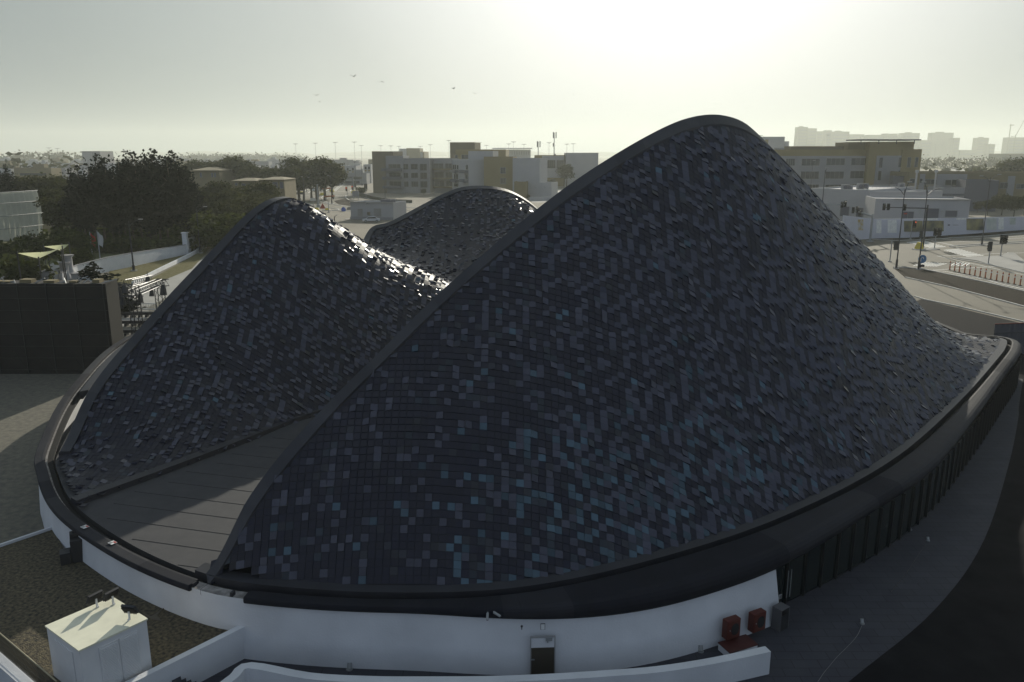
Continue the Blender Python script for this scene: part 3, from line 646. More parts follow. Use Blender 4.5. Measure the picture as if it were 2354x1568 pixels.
# right side (photo measurements)
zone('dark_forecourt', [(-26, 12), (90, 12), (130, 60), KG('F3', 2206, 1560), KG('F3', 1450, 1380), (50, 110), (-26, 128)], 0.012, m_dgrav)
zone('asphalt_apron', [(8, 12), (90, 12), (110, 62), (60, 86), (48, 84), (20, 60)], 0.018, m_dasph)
pe = [KG('N4', 190, 1568), KG('N4', 260, 1560), (13.5, 29.0), G(1950, 1568), G(2150, 1400), G(2262, 1240), G(2320, 1060), G(2340, 960), (46, 69), (52, 78)]
zone('paved_ring', [(-30, 26), (12, 26)] + [(p[0], p[1]) for p in crom([(q[0], q[1]) for q in pe[3:]], 6)] + [(47, 84), (20, 60), (-26, 56)], 0.03, m_pave)
road = [KG('F3', 1000, 925), KG('F3', 1560, 905), KG('F3', 2206, 868), KG('F3', 2450, 850), (150, 95), (122, 70), KG('F3', 2206, 1545), KG('F3', 1450, 1380), (52, 125), (60, 200)]
zone('junction_road', road, 0.016, m_asph)
berm = [KG('F3', 1240, 1146), KG('F3', 1440, 1158), KG('F3', 1700, 1212), KG('F3', 2206, 1326), KG('F3', 2500, 1390), KG('F3', 2500, 1520), KG('F3', 2206, 1436), KG('F3', 1650, 1290), KG('F3', 1330, 1220)]
zone('planting_bed', berm, 0.10, m_brown, 0.12)
kb = MB()
ribbon(kb, [KG('F3', x, y) for x, y in [(1330, 1220), (1650, 1290), (1930, 1362), (2206, 1436), (2500, 1520)]], 0.35, 0.0, 0.16)
ribbon(kb, [KG('F3', x, y) for x, y in [(1240, 1142), (1440, 1154), (1700, 1208), (1950, 1262), (2206, 1322), (2500, 1386)]], 0.35, 0.0, 0.15)
ribbon(kb, [KG('F3', x, y) for x, y in [(1400, 1360), (1480, 1385), (1700, 1430), (1950, 1488), (2206, 1548), (2400, 1600)]], 0.3, 0.0, 0.14)
for L in ([(1575, 705), (1640, 718), (1770, 700), (2000, 684), (2354, 665)], [(1575, 700), (1700, 690), (2000, 668), (2354, 650)], [(1600, 822), (1700, 845), (1850, 868), (1970, 890), (2150, 930), (2354, 980)], [(1180, 735), (1300, 742), (1465, 733)], [(1180, 728), (1300, 722), (1465, 730)],
          [(760, 625), (1000, 640), (1300, 632), (1700, 605), (2000, 590), (2354, 560)]):
    ribbon(kb, [KG('A4', x, y) for x, y in L], 0.35, 0.0, 0.15)
structure('road_kerbs', kb, m_kerb)
zone('traffic_island', [KG('A4', x, y) for x, y in [(1185, 733), (1300, 724), (1460, 731), (1300, 740)]], 0.13, m_path, .12)
zone('corner_pavement', [KG('A4', x, y) for x, y in [(2100, 800), (2200, 768), (2250, 770), (2354, 850), (2354, 975), (2150, 925), (1970, 885), (1850, 850), (1640, 825)]], 0.12, m_path, .11)
zone('verge', [KG('A4', x, y) for x, y in [(700, 600), (1100, 612), (1500, 590), (2000, 548), (2354, 522), (2500, 515), (2500, 548), (2354, 558), (2000, 588), (1700, 603), (1300, 630), (1000, 638), (760, 622)]], 0.06, m_brown, .06)
mk = MB()
def crosswalk(c, A, B, C_, D_, n):
    A, B, C_, D_ = [KG(c, *p) for p in (A, B, C_, D_)]
    for k in range(n):
        t0, t1 = (k + .2) / n, (k + .68) / n; f = lambda P, Q, t: P + (Q - P) * t
        q = [f(A, D_, t0), f(B, C_, t0), f(B, C_, t1), f(A, D_, t1)]; mk.face([(p.x, p.y, .024) for p in q])
crosswalk('A4', (1110, 655), (1310, 640), (1545, 708), (1370, 716), 8)
crosswalk('A4', (1500, 737), (1665, 724), (1945, 800), (1760, 812), 9)
crosswalk('A4', (1180, 905), (1290, 862), (1560, 880), (1440, 912), 9)
crosswalk('A4', (1560, 905), (1640, 862), (1800, 880), (1760, 905), 5)
for L, w in (([(1380, 640), (1500, 665), (1650, 698)], .3), ([(1450, 802), (1800, 788), (2150, 772), (2354, 768)], .25), ([(1440, 800), (1600, 835), (1900, 900), (2100, 945), (2354, 1000)], .2), ([(1380, 950), (1700, 932), (2000, 915), (2160, 905)], .25),
             ([(1300, 942), (1500, 960), (1800, 1010), (2100, 1090), (2354, 1150)], .3), ([(1500, 630), (1800, 622), (2354, 588)], .2), ([(2190, 765), (2354, 900)], .6), ([(1590, 655), (1900, 640), (2354, 610)], .2), ([(1640, 1000), (1900, 1040), (2354, 1130)], .2)):
    ribbon(mk, [KG('A4', x, y) for x, y in L], w, .024, None)
structure('road_markings', mk, m_line)
# middle distance junction (left of centre)
zone('avenue', [KG('A1', x, y) for x, y in [(-300, 1330), (-300, 800), (210, 775), (420, 750), (660, 722), (900, 668), (1150, 642), (1500, 600), (2400, 560), (2700, 600), (1500, 640), (1290, 840), (1270, 905), (1500, 975), (2400, 1045), (2900, 1085), (2900, 1340), (1900, 1500), (900, 1500)]], 0.014, m_asph)
zone('avenue_pavement', [KG('A1', x, y) for x, y in [(30, 845), (210, 785), (420, 757), (660, 728), (900, 674), (1150, 648), (1500, 606), (1500, 596), (1150, 632), (900, 655), (660, 700), (420, 735), (210, 760), (0, 800)]], 0.12, m_path, .11)
zone('service_yard', [KG('A1', x, y) for x, y in [(600, 1090), (1000, 1130), (1160, 1170), (1500, 1100), (2600, 1130), (3400, 1300), (3000, 1600), (1200, 1700), (500, 1400)]], 0.02, m_sand)
zone('planted_island', [KG('A1', x, y) for x, y in [(930, 1000), (1100, 960), (1170, 960), (1250, 1000), (1500, 985), (2000, 1020), (1500, 1040), (1180, 1075), (1000, 1050)]], 0.12, m_brown, .11)
kb = MB()
for L in ([(395, 935), (388, 975), (430, 1020), (600, 1065), (790, 1100), (940, 1118), (1000, 1128), (990, 1142), (900, 1145)], [(760, 920), (728, 948), (760, 1000), (860, 1040), (1000, 1068), (1160, 1092)], [(662, 940), (660, 970), (720, 1012), (860, 1050)],
          [(1110, 915), (1112, 950), (1160, 985), (1250, 1005)], [(470, 840), (520, 810), (620, 768)], [(940, 850), (1010, 785), (1100, 738), (1290, 684), (1500, 638)], [(910, 850), (990, 775), (1130, 718)],
          [(1100, 1290), (1180, 1272)], [(640, 1160), (900, 1152), (1180, 1156)], [(1850, 1100), (2300, 1110)], [(1850, 1150), (2300, 1158)], [(1250, 870), (1290, 905), (1500, 975), (1700, 1005), (2150, 1035)]):
    ribbon(kb, [KG('A1', x, y) for x, y in L], 0.6, 0.0, 0.15)
structure('avenue_kerbs', kb, m_kerb)
mk = MB()
for x0, x1, y in ((650, 1260, 850), (470, 1150, 915)):
    n = int((x1 - x0) / 26)
    for k in range(n): ribbon(mk, [KG('A1', x0 + k * 26, y), KG('A1', x0 + k * 26 + 14, y)], 1.1, .022, None)
for L in ([(470, 835), (560, 790)], [(800, 840), (960, 740)], [(1180, 840), (1230, 800)], [(520, 870), (560, 850)], [(1010, 940), (1090, 937)]): ribbon(mk, [KG('A1', x, y) for x, y in L], .5, .022, None)
structure('avenue_markings', mk, m_line)
# left: strips beside the boundary wall
zone('paved_walk', [KG('F4', x, y) for x, y in [(1320, 520), (1560, 390), (1790, 130), (1850, 60), (1700, 160), (1400, 260), (1100, 420), (1080, 700), (1350, 600)]], 0.02, m_path)
zone('dry_planting_strip', [KG('F1', x, y) for x, y in [(1240, 1440), (1690, 1200), (1800, 1130), (1900, 1060), (1840, 1160), (1720, 1290), (1500, 1380), (1330, 1440)]], 0.03, m_scrub)
zone('scrub_bank', [KG('F1', x, y) for x, y in [(960, 1440), (980, 1310), (1680, 1160), (1690, 1175), (1200, 1430)]], 0.05, m_scrub)
zone('lawn', [KG('A5', x, y) for x, y in [(-300, 1500), (-300, 1000), (500, 960), (1300, 1150), (1300, 1200), (1000, 1270), (500, 1360), (200, 1420)]], 0.02, mat('clipped grass', (0.06, 0.07, 0.014), 0.95, c2=(0.10, 0.10, 0.03), scale=.8, detail=8))
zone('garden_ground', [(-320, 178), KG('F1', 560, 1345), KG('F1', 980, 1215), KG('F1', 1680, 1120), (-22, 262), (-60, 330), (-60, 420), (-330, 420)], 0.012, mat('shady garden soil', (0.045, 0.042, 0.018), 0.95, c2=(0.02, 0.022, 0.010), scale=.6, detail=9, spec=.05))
zone('garden_path', [KG('A5', x, y) for x, y in [(190, 1440), (430, 1345), (660, 1240), (800, 1210), (840, 1250), (700, 1300), (560, 1360), (500, 1440), (-300, 1520), (-300, 1470)]], 0.03, m_path)
hb = MB()
for k in range(26):   # far low dunes
    x = -6000 + k * 460 + NP.rand() * 80; hb.sphere((x, 8200 + NP.rand() * 500, -22), 1.0, 14, 6, (420, 200, 62 + 26 * NP.rand()))
structure('far_hills', hb, m_sand)
# ================================================================ foreground things
# gravelled annex roof beside the hall
AN = empty('annex_roof_terrace', KG('A7', 700, 900, 1.3), 'low annex roof covered in brown gravel behind a white parapet, bottom left', 'building')
Z_A = 1.3
an = [KG('A7', -300, 390, Z_A), KG('A7', 490, 132, Z_A), (-24.2, 39.4), (-13.0, 33.2), KG('N1', 1345, 1262, Z_A), KG('N1', 760, 1568, Z_A), KG('N1', 500, 1720, Z_A), KG('A7', 500, 1680, Z_A), KG('A7', -60, 1130, Z_A), KG('A7', -500, 800, Z_A)]
b = MB(); b.prism([(p[0], p[1]) for p in an][::-1] if True else an, -0.1, Z_A)
m_agrav = mat('brown roof gravel', (0.14, 0.115, 0.065), 0.95, c2=(0.012, 0.011, 0.011), scale=6, detail=5, bump=.8, bscale=14)
b.build('gravel_bed', m_agrav, AN)
b = MB()
def para(b, pts, w, z0, z1): ribbon(b, pts, w, z0, z1)
b2 = MB(); para(b2, [KG('N1', 1352, 1252, 1.58), KG('N1', 1100, 1378, 1.58), KG('N1', 730, 1562, 1.58), KG('N1', 560, 1645, 1.58)], .32, -0.1, 1.58); b2.build('white_parapet', m_white, AN)
b2 = MB(); para(b2, [KG('A7', -260, 382, 1.45), KG('A7', 488, 130, 1.45)], .14, -0.1, 1.45); b2.build('edge_upstand', m_white, AN)
# white floodlit plant box
def px(x, y, z): return KG('A7', x, y, z)
ZT = 3.6; c1, c2, c3 = px(428, 1050, ZT), px(732, 1274, ZT), px(1352, 985, ZT); c4 = c1 + (c3 - c2)
ub = (c3 - c2).normalized(); vb = (c1 - c2).normalized()
PB = empty('louvred_plant_box', ((c1.x + c3.x) / 2, (c1.y + c3.y) / 2, Z_A), 'white louvred plant box with a sunlit cream top standing on the gravel roof', 'plant box')
b = MB(); b.prism([(c2.x, c2.y), (c3.x, c3.y), (c4.x, c4.y), (c1.x, c1.y)], Z_A, ZT - .05); m_wbox = mat('white painted metal', (0.66, 0.66, 0.66), .6, var=.04, scale=1); b.build('casing', m_wbox, PB)
e = .04; q = [c2 - ub * e - vb * e, c3 + ub * e - vb * e, c4 + ub * e + vb * e, c1 - ub * e + vb * e]; b = MB(); b.prism([(p.x, p.y) for p in q], ZT - .048, ZT + .02)
b.build('lid', mat('sunlit white lid', (0.74, 0.72, 0.56), .7, var=.06, scale=2), PB)  # warm sunlight on the white top is put into the lid colour
L1 = (c3 - c2).length; L2 = (c1 - c2).length; rz1 = math.atan2(ub.y, ub.x); rz2 = math.atan2(vb.y, vb.x); nf = Vector((ub.y, -ub.x, 0)); nl = Vector((-vb.y, vb.x, 0)) * 1.0
if nl.dot(c1 - c3) < 0: nl = -nl
for k in range(2):
    f = MB(); u0 = L1 * (.26 + .30 * k); w = L1 * .28; cc = c2 + ub * (u0 + w / 2) + nf * .02; f.box((cc.x, cc.y, 2.35), (w, .04, 1.95), rz1); lp = f.build('louvre_panel', m_wbox, PB)
    s_ = MB()
    for j in range(26): s_.box((cc.x + nf.x * .035, cc.y + nf.y * .035, 1.47 + j * .07), (w * .9, .03, .025), rz1)
    s_.build('louvre_slats', m_wbox, lp)
f = MB(); cc = c2 + vb * (L2 * .5) + nl * .02; f.box((cc.x, cc.y, 2.3), (L2 * .55, .03, 1.9), rz2); f.build('side_door', m_wbox, PB)
def floodlight(p, rz, label, tilt=-.5):
    t = empty('floodlight', p, label, 'floodlight', 'floodlights on the plant box', rz=rz)
    b = MB(); b.box((0, .09, .03), (.08, .1, .06)); b.box((0, .05, .2), (.07, .05, .36)); b.build('bracket', m_wbox, t, local=True)
    b = MB(); ct, st = math.cos(tilt), math.sin(tilt)
    def R(v): return (v[0], v[1] * ct - v[2] * st, v[1] * st + v[2] * ct + .42)
    def bxr(b, c, d):
        vs = [R((c[0] + x * d[0] / 2, c[1] + y * d[1] / 2, c[2] + z * d[2] / 2)) for x in (-1, 1) for y in (-1, 1) for z in (-1, 1)]; b.mesh(vs, [(0, 1, 3, 2), (4, 6, 7, 5), (0, 4, 5, 1), (2, 3, 7, 6), (0, 2, 6, 4), (1, 5, 7, 3)])
    bxr(b, (0, -.05, 0), (.62, .1, .44))
    for k in range(9): bxr(b, (-.26 + k * .065, .035, 0), (.015, .07, .4))
    b.build('housing', m_post, t, local=True); b = MB(); bxr(b, (0, -.105, 0), (.54, .012, .36)); b.build('lens', m_lampw, t, local=True)
floodlight(px(890, 870, ZT + .02), rz1 + .15 + math.pi, 'left black floodlight of the pair on the back edge of the white plant box')
floodlight(px(1040, 845, ZT + .02), rz1 + .15 + math.pi, 'right black floodlight of the pair on the back edge of the white plant box')
floodlight(px(1205, 985, ZT + .02), rz1 - 1.1 + math.pi, 'single black floodlight near the right corner of the white plant box')
# railing bottom left
RLr = empty('mesh_railing', KG('A7', 200, 1300, 1.5), 'rusty mesh railing along the white edge of the gravel roof, bottom left corner', 'railing')
ra, rb = KG('A7', -40, 1085, 2.35), KG('A7', 520, 1560, 2.35); ra = Vector((ra.x, ra.y, 0)); rb = Vector((rb.x, rb.y, 0)); t_ = (rb - ra).normalized(); b = MB(); LL = (rb - ra).length
b.tube([ra + Vector((0, 0, 2.35)), rb + Vector((0, 0, 2.35))], .03); b.build('top_rail', mat('tan rail', (.32, .28, .18), .6), RLr)
b = MB()
for k in range(int(LL / .09)): p = ra + t_ * (k * .09); b.box((p.x, p.y, 1.83), (.018, .018, 1.02))
for z in (1.45, 1.75, 2.05): b.tube([ra + Vector((0, 0, z)), rb + Vector((0, 0, z))], .012, 4)
b.build('mesh_infill', mat('railing bars', (.06, .055, .04), .6), RLr)
b = MB(); ribbon(b, [KG('A7', -60, 1300, 1.3), KG('A7', 330, 1640, 1.3)], .5, -.1, 1.3); tag(b.build('edge_beam', m_white), 'white concrete edge beam under the mesh railing, bottom left corner', 'beam')
# stepped black duct against the wall
DU = empty('stepped_duct', KG('A7', 690, 470, Z_A), 'black stepped duct box standing against the white curved wall on the gravel roof', 'duct'); b = MB()
p = KG('A7', 690, 440, Z_A)
b.box((p.x + .25, p.y + .1, Z_A + .62), (.75, .7, 1.24), .5); b.box((p.x - .32, p.y - .22, Z_A + .32), (.5, .7, .64), .5); b.build('duct_box', m_post, DU, bevel=.02)
b = MB(); b.box((p.x + .1, p.y + .35, Z_A + 1.36), (.7, .42, .22), .5); b.build('duct_cowl', m_post, DU, bevel=.02)
# triangular scrap on gravel
b = MB(); T = [KG('A7', x, y, Z_A + .04) for x, y in [(1340, 950), (1400, 960), (1530, 870), (1450, 950), (1490, 1000), (1400, 985)]]; b.prism([(p.x, p.y) for p in T[::-1]], Z_A + .01, Z_A + .05); tag(b.build('board_offcut', mat('plywood', (.10, .085, .06), .8)), 'brown arrow-shaped board offcut lying on the gravel behind the white plant box', 'board')
# foreground curved parapet
fw = [(504, 1575), (540, 1548), (577, 1523), (711, 1547), (850, 1555), (984, 1556), (1120, 1555), (1258, 1550), (1400, 1541), (1512, 1532), (1640, 1512), (1762, 1486)]
FP = [G(u, v, 1.15) for u, v in fw]; FWr = empty('curved_parapet_wall', FP[5] * 1.0, 'thick white curved parapet wall along the bottom edge of the picture', 'wall')
b = MB(); sm = [tuple(p) for p in FP]; ribbon(b, [(-18.5, 25.5)] + [(p[0], p[1] - .17) for p in crom(sm, 4)], .42, -.2, 1.15); b.build('wall_body', m_white, FWr)
# inner drainpipe
b = MB(); dp = KG('N1', 1358, 1262, 1.5); b.tube([(dp.x, dp.y + .25, 1.62), (dp.x + .1, dp.y + .1, 1.66), (dp.x + .28, dp.y - .08, 1.5), (dp.x + .3, dp.y - .1, 0.02)], .075, 10); tag(b.build('drainpipe', mat('white plastic pipe', (.6, .6, .6), .5), smooth=True), 'white drainpipe bending down from the parapet end to the dark path', 'pipe')
# steps lower left of path
ST_ = empty('concrete_steps', KG('N1', 1030, 1550, .3), 'dark steps between the gravel roof parapet and the curved white parapet', 'steps')
for k in range(4):
    b = MB(); p = KG('N1', 1060 - k * 26, 1548 + k * 4, .2 * (k + 1)); b.box((p.x, p.y, .1 * (k + 1)), (.36, 1.3, .2 * (k + 1)), .5); b.build('step', m_pave, ST_)
# door in the white wall, on its own bearing
def wall_frame(u, v):
    """point on the curved white wall seen at (u, v): origin at the wall base, tangent, outward normal"""
    best = None
    for i in range(NR):
        if not FF[i] or PR[i][1] > 60: continue
        a = Vector(offp(i, woffs[i] + bat(i), 0)); bb = Vector(offp(i + 1, woffs[i + 1] + bat(i + 1), 0)); d = Vector(ray(u, v)); t = (bb - a).normalized(); n = Vector((t.y, -t.x, 0))
        if n.dot(Vector((NRM[i][0], NRM[i][1], 0))) < 0: n = -n
        den = d.dot(n)
        if abs(den) < 1e-6: continue
        k = (a.dot(n)) / den; w = Vector((0, 0, CAMH)) + d * k; s = (w - a).dot(t)
        if k > 0 and -0.02 <= s <= (bb - a).length + .02 and 0 < w.z + 1 < 8: best = (w, t, n); break
    return best
def on_wall(u, v, name, label, cat, group=None):
    w, t, n = wall_frame(u, v); t2 = Vector((-n.y, n.x, 0)); rz = math.atan2(t2.y, t2.x); return empty(name, w, label, cat, group, rz=rz) if label else (w, rz, n)
w, rz, n = on_wall(*K('N2', 1968, 1000), 'door', None, None)
DR = empty('door', (w.x, w.y, 0), None, None, rz=rz); DR.parent = HALL; DR.location = Vector((w.x, w.y, 0)) - HALL.location
def lb(parent, name, boxes, m_, **k):
    b = MB()
    for c_, d_ in boxes: b.box(c_, d_)
    return b.build(name, m_, parent, local=True, **k)
# local axes here: x along wall, -y outwards
bpy.data.objects.remove(DR)
def wallpart(name, boxes, m_, w, rz, parent=HALL, **k):
    b = MB(); ca, sa = math.cos(rz), math.sin(rz)
    for c_, d_ in boxes: b.box((w.x + c_[0] * ca - c_[1] * sa, w.y + c_[0] * sa + c_[1] * ca, c_[2]), d_, rz)
    return b.build(name, m_, parent, **k)
m_door = mat('dark brown door', (0.045, 0.038, 0.026), .6, var=.1, scale=2)
dz = -.12
d0 = wallpart('door', [((0, -.06, .78 + dz), (1.0, .06, 1.62))], m_door, w, rz); d0['label'] = 'dark brown lower door leaf in the white wall'
wallpart('door_overpanel', [((0, -.06, 1.84 + dz), (1.0, .05, .46))], m_white, w, rz, d0)
wallpart('door_frame', [((-.53, -.05, 1.05 + dz), (.035, .1, 2.16)), ((.53, -.05, 1.05 + dz), (.035, .1, 2.16)), ((0, -.05, 2.13 + dz), (1.09, .1, .035))], mat('grey door frame', (.3, .3, .3), .6), w, rz, d0)
wallpart('door_closer', [((.26, -.13, 2.02 + dz), (.28, .08, .1)), ((.2, -.15, 1.93 + dz), (.06, .04, .1))], m_galv, w, rz, d0)
wallpart('door_handle', [((-.43, -.12, 1.05 + dz), (.14, .05, .04))], m_galv, w, rz, d0)
ws, rs_, ns = on_wall(*K('N2', 1969, 850), 's', None, None); b = None
sg = empty('wall_sign', ws, 'small white framed sign on the wall just above the brown door', 'sign', rz=rs_); lb(sg, 'frame', [((0, -.03, 0), (.2, .03, .29))], m_post); lb(sg, 'face', [((0, -.05, 0), (.16, .02, .25))], m_wbox)
ws, rs_, ns = on_wall(*K('N2', 1828, 850), 's', None, None)
sg = empty('wall_sensor', ws, 'tiny black sensor on the white wall left of the door sign', 'sensor', rz=rs_); b = MB(); b.sphere((0, -.06, .03), .055, 8, 5); b.tube([(0, -.06, 0), (0, -.06, -.12)], .022, 6); b.build('body', m_post, sg, local=True)
for k, (x, y, lab, ln) in enumerate(((1600, 757, 'white bullet camera pointing down under the dark coping, left of its twin', -.25), (1640, 752, 'bullet camera on a swivel arm pointing right under the dark coping', .3))):
    ws, rs_, ns = on_wall(*K('N2', x, y), 's', None, None); sg = empty('security_camera', ws, lab, 'camera', 'security cameras under the coping', rz=rs_)
    b = MB(); b.tube([(0, -.02, .02), (0, -.12, .06)], .025, 6); b.build('bracket', m_galv, sg, local=True); b = MB(); e_ = (ln if k else .0, -.32 if k == 0 else -.22, -.17 if k == 0 else -.08); b.tube([(0, -.12, .05), e_], .055, 8); b.build('body', m_galv, sg, local=True); b = MB(); b.tube([e_, (e_[0] * 1.05 if k else 0, e_[1] - .01, e_[2] - .012)], .045, 8); b.build('lens', m_post, sg, local=True)
# fire hose cabinets
m_redc = mat('faded red paint', (0.085, 0.013, 0.007), .6, var=.25, scale=5)
for x, y, lab in ((1105, 1080, 'red fire hose cabinet on the white wall above the red topped box'), (1325, 1020, 'red fire hose cabinet on the white wall nearer the grey bin')):
    ws, rs_, ns = on_wall(*K('N3', x, y), 's', None, None); sg = empty('fire_hose_cabinet', ws, lab, 'fire cabinet', 'red fire hose cabinets on the white wall', rz=rs_)
    lb(sg, 'cabinet_body', [((0, -.19, 0), (.78, .36, .95))], m_redc, bevel=.015); d_ = lb(sg, 'cabinet_door', [((0, -.385, 0), (.7, .03, .87))], m_redc, bevel=.01)
    b = MB(); b.prism([(.33 * .75 * math.cos(a) * (1 if abs(math.cos(a)) < .8 else .9) + .04, .26 * 1.15 * math.sin(a)) for a in [i * math.pi / 8 for i in range(16)]], 0, .015)
    b.v = [(x_, -.401 - z_, y_ + .02) for x_, y_, z_ in b.v]; b.build('window', m_wwin, d_, local=True)
    b = MB(); b.sphere((-.26, -.41, .02), .03, 8, 5); b.build('lock', m_galv, d_, local=True)
ws, rs_, ns = on_wall(*K('N3', 1547, 830), 's', None, None); sg = empty('call_panel', ws, 'small grey grille panel on the white wall beside the glass doors', 'panel', rz=rs_); lb(sg, 'plate', [((0, -.03, 0), (.2, .03, .22))], m_galv); lb(sg, 'grille', [((0, -.05, .05 * k), (.15, .01, .02)) for k in (-1, 0, 1)], m_post)
# red topped low box
p = [KG('N3', x, y, .42) for x, y in [(1015, 1225), (1255, 1155), (1362, 1243), (1120, 1318)]]
RB = empty('red_topped_box', (sum(p, Vector()) / 4) * 1.0, 'low white box with a dark red lid on the path below the fire cabinets', 'box'); b = MB(); cc_ = sum(p, Vector()) / 4
b.prism([(cc_.x + (v.x - cc_.x) * .97, cc_.y + (v.y - cc_.y) * .97) for v in p][::-1], 0.03, .37); b.build('box_body', m_white, RB); b = MB(); b.prism([(v.x, v.y) for v in p][::-1], .372, .42); b.build('lid', mat('dark red lid', (.06, .010, .008), .55, var=.15, scale=3), RB)
# litter bin
p = KG('N3', 1540, 1130); BN = empty('litter_bin', p + Vector((.1, .25, 0)), 'tall grey open-fronted litter bin standing at the white wall corner', 'bin', rz=.62); BN.scale = (.85, .85, .95)
lb(BN, 'casing', [((-.36, 0, .6), (.04, .62, 1.2)), ((.36, 0, .6), (.04, .62, 1.2)), ((0, 0, 1.22), (.76, .62, .04)), ((0, .29, .6), (.68, .04, 1.2))], mat('bin grey', (.09, .09, .095), .6)); lb(BN, 'door', [((0, -.27, .45), (.67, .03, .84))], m_post); lb(BN, 'interior', [((0, 0, .02), (.67, .56, .04))], m_black)
m_bin = mat('dull grey metal', (.06, .06, .065), .6)
# ground lights / path lights
def spot(p, label, s=1.0):
    t = empty('ground_spotlight', p, label, 'spotlight', 'ground spotlights round the hall'); b = MB(); b.tube([(0, 0, 0), (0, 0, .06 * s)], .12 * s, 10); b.build('base', m_galv, t, local=True); b = MB(); b.tube([(0, 0, .06 * s), (.0, .1 * s, .25 * s)], .09 * s, 10); b.build('lamp_body', m_galv, t, local=True)
spot(KG('N2', 670, 1145), 'grey spotlight at the foot of the white wall, left of the door', 1.2); spot(KG('N3', 867, 1312), 'grey spotlight at the foot of the white wall left of the red topped box', 1.2)
spot(KG('N4', 362, 1330, .03), 'small spotlight on the dark paving nearest the glass doors', .9); spot(KG('N4', 632, 990, .03), 'small spotlight on the paving halfway along the glazing', .9)
spot(KG('N4', 555, 945, .03), 'dark double spotlight on the paving right under the roll of the roof', 1.3)
b = MB(); cab = [KG('N4', x, y, .045) for x, y in [(362, 1335), (340, 1380), (300, 1425), (262, 1462), (230, 1500), (205, 1530), (180, 1568)]]; b.tube([tuple(q) for q in crom(cab, 4)], .012, 5); tag(b.build('power_cable', mat('pale cable', (.15, .15, .15), .6)), 'thin pale cable trailing over the dark paving from the nearest spotlight', 'cable')
b = MB(); cab = [KG('N4', x, y, .045) for x, y in [(632, 992), (590, 1050), (545, 1120), (480, 1200)]]; b.tube([tuple(q) for q in cab], .01, 5); tag(b.build('power_cable', m_post), 'thin dark cable trailing over the paving from the spotlight halfway along the glazing', 'cable')
# glazed door pulls
for x in (1695, 1725):
    ww, rz_, n_ = on_wall(*K('N3', x - 60, 700), 's', None, None)
gi_ = gseg[2]; 
for k in (0, 1):
    a = offp(gi_, 1.95, 0); t__ = Vector((NRM[gi_][1], -NRM[gi_][0], 0)) * (.12 * (k * 2 - 1)); b = MB(); b.tube([(a[0] + t__.x, a[1] + t__.y, .5), (a[0] + t__.x, a[1] + t__.y, 2.0)], .025, 6); b.build('door_pull', m_galv, HALL)
# warning stickers on the rim
for x, y, lab in ((785, 143, 'white and red warning notice on the rim coping, upper left of two'), (1040, 290, 'white and red warning notice on the rim coping, lower right of two')):
    p = KG('A7', x, y, 3.13); t = empty('warning_notice', p, lab, 'notice', rz=-.6); lb(t, 'plate', [((0, 0, .06), (.36, .3, .015))], m_wbox); lb(t, 'red_band', [((0.06, .08, .07), (.22, .1, .008))], mat('red print', (.4, .05, .03), .7)); lb(t, 'text_lines', [((-.04, -.02 - .05 * k, .07), (.2, .018, .008)) for k in range(3)], m_post)
# site hoarding right edge
wall_run('corrugated_hoarding', 'F3', [(1820, 1500, 1500)], 'x', 'x', m_galv) if False else None
HO_ = empty('corrugated_hoarding', (62, 88, 0), 'grey corrugated site hoarding with rusty red top rail beyond the right roof tip', 'fence')
b = MB(); A_, B_ = Vector((54.5, 87.9, 0)), Vector((84, 92.5, 0)); n = int((B_ - A_).length / .3); t_ = (B_ - A_) / n; nn_ = Vector((-t_.y, t_.x, 0)).normalized() * .06
for k in range(n): p, q = A_ + t_ * k + nn_ * (k % 2), A_ + t_ * (k + 1) + nn_ * ((k + 1) % 2); b.face([(p.x, p.y, 0), (q.x, q.y, 0), (q.x, q.y, 3.6), (p.x, p.y, 3.6)])
b.build('corrugated_sheet', mat('grey sheet', (.07, .07, .085), .6), HO_); b = MB(); b.tube([(A_.x, A_.y, 3.66), (B_.x, B_.y, 3.66)], .07, 6); b.build('top_rail', mat('rust red rail', (.15, .02, .01), .7), HO_); b = MB(); b.tube([(A_.x, A_.y - .1, 2.6), (B_.x, B_.y - .1, 2.6)], .05, 6); b.build('middle_rail', m_post, HO_)
# ================================================================ surroundings
m_bwhite = mat('white render facade', (0.37, 0.365, 0.37), 0.85, var=.05, scale=.2)
m_bgrey = mat('grey render facade', (0.26, 0.255, 0.26), 0.85, var=.05, scale=.2)
m_byel = mat('ochre render facade', (0.24, 0.19, 0.09), 0.85, var=.06, scale=.2)
m_bbrown = mat('dark brown render facade', (0.17, 0.14, 0.09), 0.85, var=.06, scale=.2)
m_bdark = mat('dark grey cladding', (0.10, 0.10, 0.12), 0.7)
m_bsand = mat('sand coloured render', (0.19, 0.155, 0.085), 0.9, var=.08, scale=.3)
m_tile = mat('sand roof tiles', (0.20, 0.165, 0.095), 0.85, var=.15, scale=2)
m_roofg = mat('flat roof gravel', (0.30, 0.27, 0.20), 0.9, var=.1, scale=.5)
